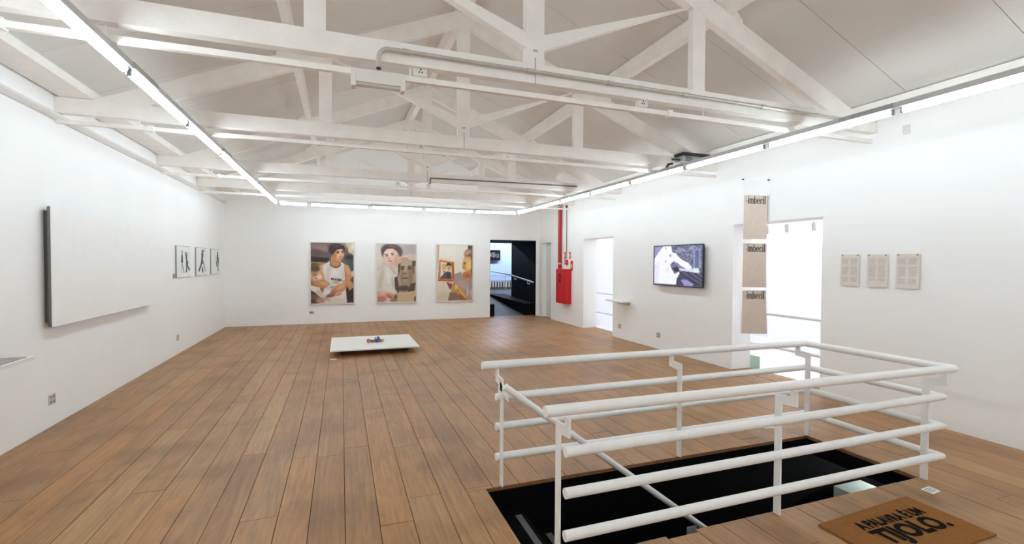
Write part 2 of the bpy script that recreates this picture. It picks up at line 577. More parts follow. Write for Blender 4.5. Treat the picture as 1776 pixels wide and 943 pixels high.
tr = thing('spot_track', 'white ceiling track with small spotlights behind the near doorway', 'track light', (8.1, 7, 2.42))
bx('track', WHITEP, 8.08, 8.12, 4.5, 9.0, 2.40, 2.44, tr)
for yy in (5.75, 6.2, 6.75, 7.2, 8.0):
    s = MB().tube([(8.1, yy, 2.40), (8.1, yy, 2.35)], .012).tube([(8.08, yy, 2.37), (8.16, yy + .05, 2.26)], .035).build('spot_head', mat('spot_grey', (190, 190, 188), .4), tr, True)
for yy in (4.6, 6.8, 8.9):
    MB().tube([(8.1, yy, 2.44), (8.1, yy, AZ1)], .006, 6).build('hanger', WHITEP, tr)

# ------------------------------------------------------------------ dark ramp corridor behind the back wall
CX0, CX1, CY1 = 3.4, 5.62, 15.55
struct(MB().box(CX1, CX1 + .1, YB + .2, CY1, 0, 2.4).build('wall_corridor_right', BLACK))
struct(MB().box(CX0 - .1, CX0, YB + .2, 19.2, 0, 3.0).build('wall_corridor_left', BLACK))
struct(MB().box(CX0, CX1 + .1, YB + .2, CY1, OB[2], 2.4).build('ceiling_corridor', BLACK))
struct(MB().box(CX0 - .1, 9.1, YB + .2, 19.3, 3.0, 3.1).box(CX0, 9.1, CY1, CY1 + .06, 2.4, 3.0).build('ceiling_ramp_hall', BLACK))
RY0 = 13.5
struct(MB().prism([(RY0, -.13), (RY0, 0.0), (16.5, .51), (19.3, .51), (19.3, -.13)], 'x', CX0 - .1, 9.1).build('floor_ramp', mat('ramp_grey', (84, 90, 94), .6, var=.06)))
# black lining of the opening
lin_ = MB().box(OB[1] - .012, OB[1], YB - .004, YB + .21, 0, OB[2]).box(OB[0], OB[1], YB + .0, YB + .21, OB[2] - .03, OB[2]).box(OB[0], OB[0] + .012, YB + .02, YB + .21, 0, OB[2])
struct(lin_.build('trim_2', BLACK))
# black kerb along the ramp
kb = [(5.317, RY0), (CX1, RY0), (CX1, 16.2), (4.93, 16.2)]
km = MB().add([(p[0], p[1], 0) for p in kb] + [(5.317, RY0, .36), (CX1, RY0, .36), (CX1, 16.2, .47), (4.93, 16.2, .50)], [(0, 1, 2, 3), (7, 6, 5, 4), (0, 4, 5, 1), (1, 5, 6, 2), (2, 6, 7, 3), (3, 7, 4, 0)])
tag(km.build('ramp_kerb', BLACK), 'black raised kerb beside the grey ramp inside the dark opening', 'kerb')
tag(bx('black_box', BLACK, 4.16, 4.35, 13.52, 13.7, 0.003, .36, bev=.008), 'black box on the floor at the left side of the dark opening', 'box')
hr = thing('ramp_handrail', 'white sloping handrail on the black wall inside the dark opening', 'handrail', (5.55, 14.4, .9))
MB().tube([(5.545, 13.40, 1.02), (5.545, 15.5, 1.19), (5.545, 17.6, 1.27)], .026).build('rail', RAILW, hr, True)
for yy, zz in ((13.85, 1.055), (15.05, 1.15)):
    MB().tube([(5.61, yy, zz - .1), (5.545, yy, zz - .1), (5.545, yy, zz - .02)], .011, 8).disc((5.605, yy, zz - .1), .035, 'x', .015).build('bracket', RAILW, hr, True)
BLUE = mat('blue_lit_wall', (196, 214, 240), .7, var=.01)  # the blue light falling here is put into the wall colour
struct(MB().box(CX0, 9.1, 19.1, 19.3, .4, 3.05).build('wall_ramp_hall', BLUE))
struct(MB().box(9.0, 9.1, CY1, 19.3, 0, 3.05).build('wall_ramp_hall_side', BLUE))
hl = thing('ramp_hall_fill', 'added fill light above the ramp, out of view beyond the dark opening', 'lamp', (6.5, 17.4, 2.87))  # unseen lamp, added to brighten the blue wall
MB().tube([(4.6, 17.4, 2.9), (8.4, 17.4, 2.9)], .03).build('tube', mat('ramp_hall_fill_glow', (215, 230, 255), .4, emit=170.0), hl, True)
bx('housing', WHITEP, 4.5, 8.5, 17.36, 17.44, 2.93, 2.999, hl)
# monitor on the blue wall
mo = thing('wall_monitor', 'small black framed monitor on the blue wall beyond the dark opening', 'monitor', (6.05, 18.95, 1.75))
bx('frame', BLACK, 5.72, 6.33, 18.9, 19.09, 1.70, 2.13, mo, .01)
sc_ = MB()
for k in range(9):
    xx = 5.77 + k * .058
    sc_.box(xx, xx + random.uniform(.012, .04), 18.893, 18.899, 1.77 + random.uniform(0, .08), 2.04 - random.uniform(0, .1))
sc_.build('screen_picture', mat('screen_grey', (150, 140, 138), .5, emit=.25), mo)
# picket guard at the top of the ramp
pg = thing('picket_guard', 'white picket guard with brown boarding at the top of the ramp', 'guard rail', (6.0, 18.3, .5))
bx('board', mat('guard_brown', (120, 92, 70), .7), 5.0, 8.0, 18.36, 18.40, .52, .86, pg)
for k in range(26):
    bx('picket', RAILW, 5.0 + k * .115, 5.05 + k * .115, 18.30, 18.33, .515, .88, pg)
bx('bottom_strip', mat('moss_strip', (96, 92, 58), .8), 5.0, 8.0, 18.22, 18.30, .515, .60, pg)
for z in (.86, 1.10):
    MB().tube([(5.0, 18.2, z), (8.0, 18.2, z - .08)], .016, 8).build('rail', mat('grey_rail', (186, 188, 190), .4), pg, True)
for xx in (5.35, 6.32, 7.2):
    bx('post', MATS['grey_rail'], xx - .015, xx + .015, 18.19, 18.21, .515, 1.12, pg)

# ------------------------------------------------------------------ trusses
TY = [3.62, 6.02, 8.78, 10.95]
TD = 0.085
CB, CT = 3.12, 3.28
tnames = ['nearest white roof truss crossing above the floor opening', 'second nearest white roof truss, with the projector at its right end',
          'third white roof truss from the viewer, dark conduit on its tie beam', 'farthest white roof truss, close to the back row of tubes']
RV = 0.21     # vertical depth of rafter


def make_truss(y, label):
    t = thing('roof_truss', label, 'truss', (XC, y + TD / 2, CB), 'timber roof trusses')
    MB().box(XL + .001, XR - .001, y, y + TD, CB, CT, .006).build('tie_beam', BEAM, t)
    i = 0.008
    zt = rafter_z(XC)
    MB().prism([(XC - .08, CT), (XC + .08, CT), (XC + .08, zt - .05), (XC - .08, zt - .05)], 'y', y + .002, y + TD - .002).build('king_post', BEAM, t)
    for s in (-1, 1):
        q = XC + s * 1.68
        hw = 0.072
        MB().prism([(q - hw, CT), (q + hw, CT), (q + hw, rafter_z(q + hw) - RV), (q - hw, rafter_z(q - hw) - RV)], 'y', y + i, y + TD - i).build('queen_post', BEAM, t)
        a, b = XC + s * .08, q - s * .0
        z0, z1 = 3.405, 3.405 + .43 * (abs(b - a))
        zc = rafter_z(b) - RV + .0
        hv = .125
        MB().prism([(a, z0), (a + s * .0, z0 + hv), (b - s * hw, min(z1 + hv - .03, zc + .05)), (b - s * hw, z1 - .03)], 'y', y + i, y + TD - i).build('strut', BEAM, t)
        # rafter from ridge down to the heel on the tie beam
        xh = XC + s * (RT - CT) / SL
        xh2 = XC + s * (RT - RV - CT) / SL
        MB().prism([(XC + s * .08, rafter_z(XC + s * .08)), (xh, CT), (xh2, CT), (XC + s * .08, rafter_z(XC + s * .08) - RV)], 'y', y + .003, y + TD - .003).build('rafter', BEAM, t)
    for s, xa in ((-1, -.565), (1, 3.585)):
        xb = xa + s * .13
        MB().prism([(xa, rafter_z(xa)), (xb, rafter_z(xb)), (xb, rafter_z(xb) + .03), (xa, rafter_z(xa) + .11)], 'y', y + .004, y + TD - .004).build('cleat', BEAM, t)
    # iron strap over the king post joint
    MB().box(XC - .004, XC + .004, y - .004, y, CB, CT + .05).box(XC - .02, XC + .02, y - .005, y, CT + .1, CT + .115).build('joint_strap', mat('painted_strap', (190, 184, 176), .5), t)
    return t


tr0 = make_truss(TY[0], tnames[0])
for k in (1, 2, 3):
    dup(tr0, (0, TY[k] - TY[0], 0), tnames[k])

# purlins
for nm, x0, x1, z0, z1 in (('left roof slope', -.56, -.48, 4.06, None), ('right roof slope', 3.50, 3.58, 4.06, None)):
    zz = min(ceil_z(x0), ceil_z(x1)) - .002
    tag(bx('purlin', BEAM, x0, x1, YN, YB, z0, zz), 'white timber purlin running along the middle of the ' + nm, 'beam', 'roof purlins')
tag(bx('ridge_beam', BEAM, XC - .05, XC + .05, YN, YB, 4.84, ceil_z(XC) - .03), 'white timber ridge beam along the top of the roof', 'beam', 'roof purlins')
tag(bx('eave_beam', BEAM, -2.66, -2.37, YN, YB, CT + .003, ceil_z(-2.66) - .002), 'broad white eave beam on top of the left wall side', 'beam', 'roof purlins')
tag(bx('eave_beam', BEAM, 5.42, 5.62, YN, YB, CT + .003, ceil_z(5.62) - .002), 'white eave beam above the right row of tubes', 'beam', 'roof purlins')

# cross rails that carry the lamps (below the tie beams)
RY = [3.69, 6.06, 9.03, 11.22]
rn = ['nearest', 'second', 'third', 'farthest']
for k, yy in enumerate(RY):
    t = thing('lamp_carrier', '%s thin white cross rail under a roof truss, carrying the lamp rows' % rn[k], 'rail', (XC, yy, 3.02), 'cross rails under the trusses')
    bx('bar', BEAM, XL + .002, XR - .002, yy - .02, yy + .02, 3.02, 3.062, t)
    for xx in (-2.0, -1.39, .5, 2.1, 3.3, 4.49):
        MB().tube([(xx, yy, 3.06), (xx, yy, CB + .01 if abs(yy - TY[k]) < .1 else 3.16)], .006, 6).build('hanger_rod', BEAM, t)
    for xx in (-1.9, 2.9):
        bx('clip', BEAM, xx - .025, xx + .025, yy - .03, yy + .03, 3.012, 3.075, t)

# ------------------------------------------------------------------ fluorescent lamps
LZ = 2.945


def lamp(p0, p1, label, grp, box_at_end=False):
    """one batten: housing above, tube below, two lamp holders, wide joint cover"""
    a, b = Vector(p0), Vector(p1)
    c = (a + b) / 2
    d = (b - a).normalized()
    n = Vector((-d.y, d.x, 0))
    t = thing('tube_light', label, 'lamp', (c.x, c.y, 3.0), grp)

    def obox(m_, s0, s1, w0, w1, z0, z1):
        vs = []
        for s in (s0, s1):
            for w_ in (w0, w1):
                for z in (z0, z1):
                    q = a + d * s + n * w_
                    vs.append((q.x, q.y, z))
        return m_.add(vs, [(0, 1, 3, 2), (4, 6, 7, 5), (0, 4, 5, 1), (2, 3, 7, 6), (0, 2, 6, 4), (1, 5, 7, 3)])
    L = (b - a).length
    obox(MB(), 0.001, L - .001, -.031, .031, LZ + .028, LZ + .074).build('housing', ALU, t)
    e1 = 0.05
    tp0, tp1 = a + d * e1, b - d * e1
    MB().tube([(tp0.x, tp0.y, LZ), (tp1.x, tp1.y, LZ)], .024, 14).build('tube', TUBE, t, True)
    for s in (e1 - .02, L - e1 - .004):
        obox(MB(), s, s + .024, -.014, .014, LZ - .02, LZ + .026).build('lamp_holder', mat('holder_grey', (120, 120, 118), .5), t)
    if box_at_end:
        obox(MB(), .02, .48, -.037, .037, LZ + .032, LZ + .0735).build('ballast_box', mat('ballast_grey', (170, 172, 172), .5), t)
    return t


XLt, XRt, YBt, PIT = -1.38, 4.46, 11.9, 1.32
# left run: joints measured at y = 4.0 + k*1.31
n = 0
yl = [YBt - .35]
jl = 3.97
ylist = [jl + 1.31 * k for k in range(-5, 6)]
ylist = [v for v in ylist if v < YBt - .4] + [YBt - .06]
for i in range(len(ylist) - 1):
    lamp((XLt, ylist[i], LZ), (XLt, ylist[i + 1], LZ), 'fluorescent tube batten of the left row, %s from the back corner' % ORD[len(ylist) - 2 - i], 'left row of tube lights', i % 2 == 1)
ylist = [3.99 + 1.31 * k for k in range(-5, 6)]
ylist = [v for v in ylist if v < YBt - .4] + [YBt - .06]
for i in range(len(ylist) - 1):
    lamp((XRt, ylist[i], LZ), (XRt, ylist[i + 1], LZ), 'fluorescent tube batten of the right row, %s from the back corner' % ORD[len(ylist) - 2 - i], 'right row of tube lights', i % 2 == 0)
xlist = [XLt + .04, -0.70, .65, 1.96, 3.26, XRt - .0]
for i in range(len(xlist) - 1):
    lamp((xlist[i], YBt, LZ), (xlist[i + 1], YBt, LZ), 'fluorescent tube batten of the row before the back wall, %s from the left' % ORD[i], 'back row of tube lights', i in (2, 4))
ylist = None
# row behind the viewer
xlist = [XLt + .1 + 1.28 * k for k in range(5)]
for i in range(len(xlist) - 1):
    lamp((xlist[i], -2.4, LZ), (xlist[i + 1], -2.4, LZ), 'fluorescent tube batten of the row behind the viewer, %s from the left' % ORD[i], 'rear row of tube lights')

# ------------------------------------------------------------------ conduit, emergency light, outlet boxes on the trusses
c1 = thing('steel_conduit', 'galvanised conduit pipe along the nearest truss, bending down at its left end', 'conduit', (2.6, 3.59, 3.2))
arc = [(.26, 3.585, 3.05)] + [(.26 + .07 * (1 - math.cos(a)), 3.585, 3.13 + .07 * math.sin(a)) for a in [math.pi / 2 * k / 6 for k in range(7)]] + [(5.2, 3.585, 3.2)]
MB().tube(arc, .016, 12).build('pipe', STEEL, c1, True)
for xx in (.46, 1.45, 2.2, 3.0, 3.95, 4.7):
    MB().tube([(xx - .03, 3.585, 3.2), (xx + .03, 3.585, 3.2)], .021, 12).build('coupling', STEEL, c1, True)
MB().tube([(.26, 3.585, 3.045), (.26, 3.585, 3.056)], .018, 10).build('end_bush', DARKM, c1)
c2 = thing('dark_conduit', 'thin dark conduit along the tie beam of the third truss', 'conduit', (2.8, 8.75, 3.19))
MB().tube([(1.52, 8.755, 3.07), (1.56, 8.755, 3.10), (1.56, 8.755, 3.19), (4.6, 8.755, 3.215)], .011, 8).build('pipe', mat('dark_pipe', (110, 104, 96), .5, .4), c2, True)
bx('drop_box', WHITEP, 1.49, 1.56, 8.73, 8.778, 3.0, 3.07, c2)
em = thing('emergency_light', 'white emergency light unit hanging from the nearest cross rail', 'lamp', (.265, 3.69, 2.93))
bx('body', WHITEP, .07, .46, 3.652, 3.665, 2.965, 3.06, em, .004)
bx('body_top', WHITEP, .075, .455, 3.665, 3.669, 2.97, 3.058, em)
bx('end_cap', WHITEP, .07, .105, 3.645, 3.735, 2.93, 3.017, em, .006)
bx('end_cap', WHITEP, .425, .46, 3.645, 3.735, 2.93, 3.017, em, .006)
MB().tube([(.105, 3.69, 2.962), (.425, 3.69, 2.962)], .024, 12).build('lens', mat('lens_grey', (205, 200, 194), .3), em, True)


def outlet_box(x, y, z0, label):
    t = thing('outlet_box', label, 'socket', (x, y, z0), 'white outlet boxes on the cross rails')
    bx('case', WHITEP, x - .05, x + .05, y - .035, y + .02, z0, z0 + .075, t, .006)
    for dx, dz in ((-.012, .03), (.012, .03), (.0, .05)):
        MB().disc((x + dx, y - .037, z0 + dz), .006, 'y', .003, 10).build('pin_hole', DARKM, t)


outlet_box(.575, 3.69, 3.063, 'white outlet box on the nearest cross rail beside the emergency light')
outlet_box(2.59, 3.69, 3.063, 'white outlet box on the nearest cross rail, right of the king post')
outlet_box(.95, 6.06, 3.063, 'white outlet box on the second cross rail')
outlet_box(1.0, 9.03, 3.063, 'white outlet box on the third cross rail')

# projector by the right row
pj = thing('projector', 'small silver and black projector on the right end of the second truss', 'projector', (5.1, 5.93, 3.17))
PJS = mat('projector_silver', (165, 166, 166), .4, .3)
bx('body', PJS, 4.86, 5.24, 5.83, 6.01, 3.18, 3.27, pj, .012)
bx('base', DARKM, 4.83, 5.34, 5.80, 6.01, 3.272, 3.31, pj, .006)
MB().tube([(5.28, 5.90, 3.25), (5.28, 5.80, 3.24)], .045, 14).build('lens', DARKM, pj, True)
bx('mount_arm', DARKM, 4.72, 4.86, 5.9, 5.93, 3.20, 3.225, pj)
for k, zz in enumerate((3.19, 3.215, 3.24)):
    bx('vent', DARKM, 4.90, 5.02, 5.826, 5.83, zz, zz + .01, pj)
cp = thing('clip_spot', 'tiny dark clip spotlight left of the projector', 'spotlight', (4.62, 5.93, 3.06))
MB().box(4.60, 4.68, 5.90, 5.96, 3.066, 3.09).build('clip', DARKM, cp)
MB().tube([(4.64, 5.93, 3.09), (4.66, 5.93, 3.13), (4.74, 5.93, 3.15)], .018, 10).build('head', DARKM, cp, True)
MB().tube([(4.56, 5.93, 3.085), (4.60, 5.93, 3.085)], .014, 10).build('lens', WHITEP, cp, True)

# small fittings high on the right wall
jb = thing('junction_box', 'small white junction box high on the right wall', 'junction box', (XR - .02, 3.32, 3.03))
bx('case', WHITEP, XR - .03, XR - .0, 3.29, 3.35, 3.035, 3.13, jb, .004)
bx('cover', TRIMW, XR - .034, XR - .03, 3.298, 3.342, 3.045, 3.12, jb)
cb = MB().tube([(XR - .01, 3.85, 3.24), (XR - .05, 3.75, 3.21), (XR - .05, 3.68, 3.205), (XR - .02, 3.62, 3.25)], .012, 8)
tag(cb.build('cable_loop', mat('cable_grey', (176, 176, 172), .5), smooth=True), 'grey cable loop on the right wall near the nearest truss end', 'cable')

# ------------------------------------------------------------------ stair railing
RR = 0.03
sr = thing('stair_railing', 'white tubular guard railing around the floor opening', 'railing', (2.6, 2.75, 0))
FY, NY, RX = 3.30, 2.21, 4.245          # centre lines of lower rails
HFY, HNY, HRX = 3.36, 2.17, 4.29         # hand rail
HZ = 0.868
MB().tube([(.985, HFY, HZ + .006), (HRX, HFY, HZ - .008), (HRX, HNY + .0, HZ), (.97, HNY, HZ + .022)], RR, 18).build('top_rail', RAILW, sr, True)
for z in (.645, .425, .197):
    MB().tube([(1.075, FY, z), (RX, FY, z - .004), (RX, NY, z + .004), (1.105, NY, z + .004)], RR - .002, 18).build('rail', RAILW, sr, True)


def post(x, yc, s):
    """flat bar with Z-shaped head carrying the hand rail; s is the outward y direction"""
    h = .024
    ho = (HFY - 3.25) if s > 0 else (2.28 - HNY)
    oy = yc + s * ho
    pts = [(yc - s * h, 0.0), (yc + s * h, 0.0), (yc + s * h, .735), (oy + s * h, .745), (oy + s * h, HZ - RR + .006), (oy - s * h, HZ - RR + .006), (oy - s * h, .80), (yc - s * h, .79)]
    MB().prism(pts, 'x', x - .006, x + .006).build('post', RAILW, sr)


for xx in (1.105, 2.70, 4.20): post(xx, 3.25, 1)
for xx in (1.098, 2.69, 4.195): post(xx, 2.28, -1)
# sloping stair hand rail, bolted to the far left post
MB().tube([(1.085, 3.13, .765), (1.95, 3.13, .112), (3.05, 3.13, -.72), (4.3, 3.13, -1.66)], .024, 16).build('stair_handrail', RAILW, sr, True)
MB().prism([(3.28, .70), (3.28, .765), (3.20, .745), (3.145, .78), (3.12, .78), (3.12, .66), (3.20, .70)], 'x', 1.099, 1.111).build('handrail_plate', RAILW, sr)
MB().tube([(1.105, 3.30, .73), (1.105, 3.30, .66)], .012, 8).build('plate_bolt', RAILW, sr)
hb = MB().tube([(2.83, 3.232, -.70), (2.83, 3.13, -.70), (2.83, 3.13, -.56)], .014, 8).box(2.78, 2.88, 3.225, 3.235, -.76, -.62).build('wall_bracket', mat('bracket_grey', (188, 188, 188), .4), sr)
MB().tube([(4.0, 3.232, -1.58), (4.0, 3.13, -1.58), (4.0, 3.13, -1.44)], .014, 8).box(3.95, 4.05, 3.225, 3.235, -1.64, -1.5).build('wall_bracket', MATS['bracket_grey'], sr)


# ------------------------------------------------------------------ painted pictures (flat prints as coloured grids)
class Canvas:
    def __init__(self, w, h, bg):
        self.w, self.h = w, h
        self.u, self.v = np.meshgrid((np.arange(w) + .0) / (w - 1), (np.arange(h) + .0) / (h - 1))
        self.c = np.zeros((h, w, 3)) + np.array(bg, float)
        self.asp = h / w

    def blend(self, m, col):
        m = np.clip(m, 0, 1)[..., None]
        self.c = self.c * (1 - m) + np.array(col, float) * m
        return self

    def ell(self, cx, cy, rx, ry, col, rot=0, soft=.25, a=1):
        U = self.u - cx; V = (self.v - cy) * 1.5
        t = math.radians(rot)
        X = U * math.cos(t) + V * math.sin(t); Y = -U * math.sin(t) + V * math.cos(t)
        d = np.sqrt((X / rx) ** 2 + (Y / (ry * 1.5)) ** 2)
        return self.blend(a * np.clip((1 - d) / soft + .5, 0, 1), col)

    def poly(self, pts, col, a=1):
        ins = np.zeros(self.u.shape, bool)
        n_ = len(pts)
        for i in range(n_):
            x0, y0 = pts[i]; x1, y1 = pts[(i + 1) % n_]
            if abs(y1 - y0) < 1e-9: continue
            cr = (y0 > self.v) != (y1 > self.v)
            ins ^= cr & (self.u < (x1 - x0) * (self.v - y0) / (y1 - y0) + x0)
        return self.blend(a * ins.astype(float), col)

    def noise(self, amp, k=4):
        n_ = rng.randn(self.h, self.w)
        for _ in range(k):
            n_ = (n_ + np.roll(n_, 1, 0) + np.roll(n_, -1, 0) + np.roll(n_, 1, 1) + np.roll(n_, -1, 1)) / 5
        n_ /= n_.std() + 1e-9
        self.c = self.c + (n_ * amp)[..., None]
        return self

    def blur(self, k=1):
        for _ in range(k):
            p = np.pad(self.c, ((1, 1), (1, 1), (0, 0)), 'edge')
            self.c = (p[1:-1, 1:-1] * 2 + p[:-2, 1:-1] + p[2:, 1:-1] + p[1:-1, :-2] + p[1:-1, 2:]) / 6
        return self

    def build(self, name, P00, PU, PV, material, parent):
        """P00 top-left corner, PU vector along u, PV vector along v"""
        P00, PU, PV = np.array(P00), np.array(PU), np.array(PV)
        pts = P00 + self.u.reshape(-1, 1) * PU + self.v.reshape(-1, 1) * PV
        base = np.array(WLOC[parent])
        o0 = P00 + PU / 2 + PV / 2
        w_, h_ = self.w, self.h
        idx = np.arange(w_ * h_).reshape(h_, w_)
        fs = np.stack([idx[:-1, :-1], idx[1:, :-1], idx[1:, 1:], idx[:-1, 1:]], -1).reshape(-1, 4)
        me = bpy.data.meshes.new(name)
        me.from_pydata((pts - o0).tolist(), [], fs.tolist())
        at = me.color_attributes.new('Col', 'FLOAT_COLOR', 'POINT')
        s = np.clip(self.c, 0, 255) / 255.0
        l_ = np.where(s <= .04045, s / 12.92, ((s + .055) / 1.055) ** 2.4).reshape(-1, 3)
        at.data.foreach_set('color', np.concatenate([l_, np.ones((len(l_), 1))], 1).astype(np.float32).ravel())
        me.materials.append(material)
        me.update()
        o = bpy.data.objects.new(name, me); COL.objects.link(o)
        o.parent = parent; o.location = o0 - base
        WLOC[o] = tuple(o0)
        return o


PRINT = paint_mat('print_ink', 0, .5)


def framed_print(x0, x1, z0, z1, canvas, label):
    y = YB
    t = thing('photo_print', label, 'photograph', ((x0 + x1) / 2, y - .02, z0), 'large framed photographs on the back wall')
    fw = 0.026
    FR = mat('pale_frame', (226, 218, 206), .5, var=.02)
    bx('backing', FR, x0 + .01, x1 - .01, y - .03, y - .003, z0 + .01, z1 - .01, t)
    for a in ((x0, x1, z0, z0 + fw), (x0, x1, z1 - fw, z1)):
        bx('frame_bar', FR, a[0], a[1], y - .045, y - .002, a[2], a[3], t)
    for a in ((x0, x0 + fw), (x1 - fw, x1)):
        bx('frame_bar', FR, a[0], a[1], y - .045, y - .002, z0 + fw, z1 - fw, t)
    canvas.build('print', (x0 + fw, y - .0325, z1 - fw), (x1 - x0 - 2 * fw, 0, 0), (0, 0, -(z1 - z0 - 2 * fw)), PRINT, t)


SK = (210, 154, 108)
GW, GH = 140, 204
# --- person in a white tank top holding a baby
c = Canvas(GW, GH, (108, 92, 92))
c.poly([(0, 0), (.45, 0), (.3, .12), (0, .2)], (126, 110, 108)).ell(.25, .09, .2, .05, (150, 122, 116), 10, .8).ell(.78, .05, .2, .05, (156, 130, 126), 0, .8).ell(.08, .16, .2, .05, (96, 82, 86), 0, .8)
c.poly([(.8, 0), (1, 0), (1, .22), (.9, .12)], (204, 196, 180)).ell(.92, .11, .05, .06, (222, 212, 168), 0, .6).ell(.99, .05, .05, .06, (236, 232, 224), 0, .8)
c.poly([(0, .22), (.42, .25), (.42, .34), (0, .31)], (62, 52, 54)).ell(.18, .28, .2, .03, (46, 40, 42), 0, .8).poly([(.82, .30), (1, .27), (1, .47), (.88, .45)], (70, 92, 92)).ell(.9, .24, .12, .04, (60, 50, 52), 0, .9)
c.poly([(0, .31), (.36, .325), (.3, .36), (0, .35)], (206, 140, 100), .8).ell(.08, .38, .13, .055, (104, 92, 66), 0, .6).ell(.22, .4, .08, .05, (170, 116, 80), 0, .8)
c.poly([(0, .45), (.4, .4), (.4, .9), (0, .9)], (150, 106, 82)).poly([(.76, .62), (1, .74), (1, 1), (.8, 1)], (58, 46, 44)).poly([(0, .78), (.2, .8), (.18, 1), (0, 1)], (90, 64, 60)).ell(.08, .9, .1, .04, (120, 88, 80), 0, .8)
c.poly([(.18, .40), (.33, .33), (.36, .52), (.33, .68), (.2, .66)], SK).ell(.22, .46, .05, .09, (228, 176, 130), 10, .9, .7)
c.poly([(.77, .355), (.88, .375), (.95, .5), (1.0, .74), (.9, .8), (.82, .66)], (206, 146, 98)).ell(.86, .45, .05, .09, (226, 170, 120), -20, .9, .8).poly([(.94, .48), (1, .46), (1, .56), (.96, .56)], (218, 202, 186)).ell(.98, .62, .05, .04, (70, 84, 86), 0, .8)
c.poly([(.47, .22), (.70, .24), (.68, .4), (.55, .43), (.45, .36)], (196, 134, 88)).ell(.64, .3, .06, .06, (216, 156, 108), 0, .9)
c.poly([(.28, .37), (.43, .30), (.47, .38), (.57, .425), (.67, .40), (.70, .31), (.78, .35), (.785, .5), (.80, .64), (.84, 1), (.18, 1), (.30, .78), (.34, .62), (.28, .48)], (228, 222, 217))
c.ell(.40, .5, .05, .16, (206, 198, 192), 5, .9, .7).ell(.74, .5, .03, .14, (210, 202, 196), 0, .9, .7).ell(.55, .5, .08, .05, (238, 234, 230), 0, .9, .8)
c.ell(.57, .355, .125, .055, (70, 58, 62), 0, .35).ell(.57, .345, .11, .05, (198, 138, 92), 0, .35)
c.ell(.60, .115, .19, .105, (62, 52, 54), 8, .3).ell(.63, .175, .125, .105, (214, 162, 122), 14, .25).ell(.69, .195, .075, .075, (238, 196, 160), 12, .9).ell(.56, .20, .04, .07, (186, 130, 92), 0, .8).ell(.495, .175, .022, .028, (196, 136, 98), 0, .4)
c.poly([(.43, .10), (.5, .03), (.66, .015), (.78, .05), (.80, .105), (.70, .095), (.60, .115), (.54, .16), (.51, .20), (.46, .17)], (58, 48, 50)).ell(.6, .05, .1, .02, (92, 78, 80), 0, .9, .7)
c.ell(.625, .148, .042, .009, (70, 50, 42), 6, .5).ell(.735, .142, .034, .009, (74, 54, 46), -4, .5).ell(.63, .168, .026, .009, (88, 62, 52), 0, .6).ell(.735, .163, .022, .009, (92, 66, 54), 0, .6).ell(.70, .195, .02, .018, (206, 148, 112), 0, .8).ell(.69, .228, .045, .009, (168, 104, 90), 0, .6).ell(.68, .26, .05, .014, (188, 132, 98), 0, .9)
for k in range(6):
    x0 = .465 + k * .042
    c.poly([(x0, .578 + k * .004), (x0 + .032, .58 + k * .004), (x0 + .032, .618 + k * .004), (x0, .616 + k * .004)], (72, 70, 80))
c.ell(.13, .55, .15, .10, (210, 162, 126), 20, .35).ell(.17, .565, .085, .045, (238, 208, 192), 0, .8).ell(.09, .52, .06, .04, (176, 122, 92), 0, .9).ell(.1, .43, .11, .045, (92, 80, 58), 0, .6).ell(.13, .585, .03, .01, (160, 104, 88), 0, .8)
c.poly([(0, .70), (.2, .74), (.32, .97), (.1, .82), (0, .78)], (232, 224, 216)).ell(.2, .83, .1, .04, (206, 190, 180), 40, .9)
c.ell(.26, .68, .2, .065, (196, 136, 98), 12, .3).ell(.30, .67, .12, .03, (218, 160, 118), 12, .9).ell(.47, .74, .10, .045, (200, 210, 216), -10, .5).ell(.48, .735, .05, .018, (150, 164, 176), -14, .6).ell(.58, .655, .09, .028, (204, 172, 148), 0, .6)
c.ell(.66, .76, .21, .07, (202, 142, 102), -28, .3).ell(.70, .73, .1, .03, (222, 168, 124), -28, .9)
for k in range(4):
    c.ell(.50 + k * .045, .80 + k * .022, .075, .012, (170, 112, 78), -34 + k * 6, .6)
c.ell(.47, .87, .14, .035, (146, 94, 68), -18, .5).ell(.85, .66, .13, .033, (208, 150, 108), 20, .4).ell(.62, .845, .09, .03, (208, 156, 116), -30, .6).ell(.5, .955, .3, .045, (222, 208, 198), 0, .6).ell(.22, .95, .1, .05, (186, 136, 112), 0, .7).ell(.36, .93, .1, .02, (190, 172, 162), 30, .8)
c.noise(1.6, 3).blur(1)
framed_print(-.77, .335, .505, 2.142, c, 'framed photograph of a person in a white tank top, left of the three')

# --- person holding up an old brown portrait
c = Canvas(GW, GH, (214, 205, 194))
c.poly([(.4, 0), (1, 0), (1, .3), (.5, .25)], (194, 185, 183)).ell(.9, .08, .2, .1, (182, 172, 172), 0, .9).poly([(0, .35), (.3, .3), (.3, .8), (0, .8)], (210, 203, 186)).poly([(.82, .17), (1, .18), (1, .32), (.78, .3)], (210, 196, 180)).ell(.05, .15, .1, .2, (224, 216, 204), 0, .9)
c.ell(.38, .115, .275, .125, (102, 82, 84), 10, .25).ell(.16, .15, .055, .1, (112, 90, 90), -10, .5).ell(.56, .17, .06, .1, (100, 80, 82), 0, .5)
c.ell(.34, .205, .185, .15, (230, 196, 178), 25, .25).ell(.42, .32, .13, .12, (232, 192, 174), 25, .35).ell(.29, .15, .11, .06, (242, 216, 202), 20, .8).ell(.50, .28, .07, .1, (218, 168, 150), 10, .9)
c.poly([(.12, .1), (.2, .02), (.42, 0), (.54, .06), (.58, .16), (.5, .12), (.40, .075), (.26, .075), (.17, .14), (.15, .2)], (96, 76, 78)).ell(.38, .035, .12, .02, (132, 108, 108), 8, .9, .8)
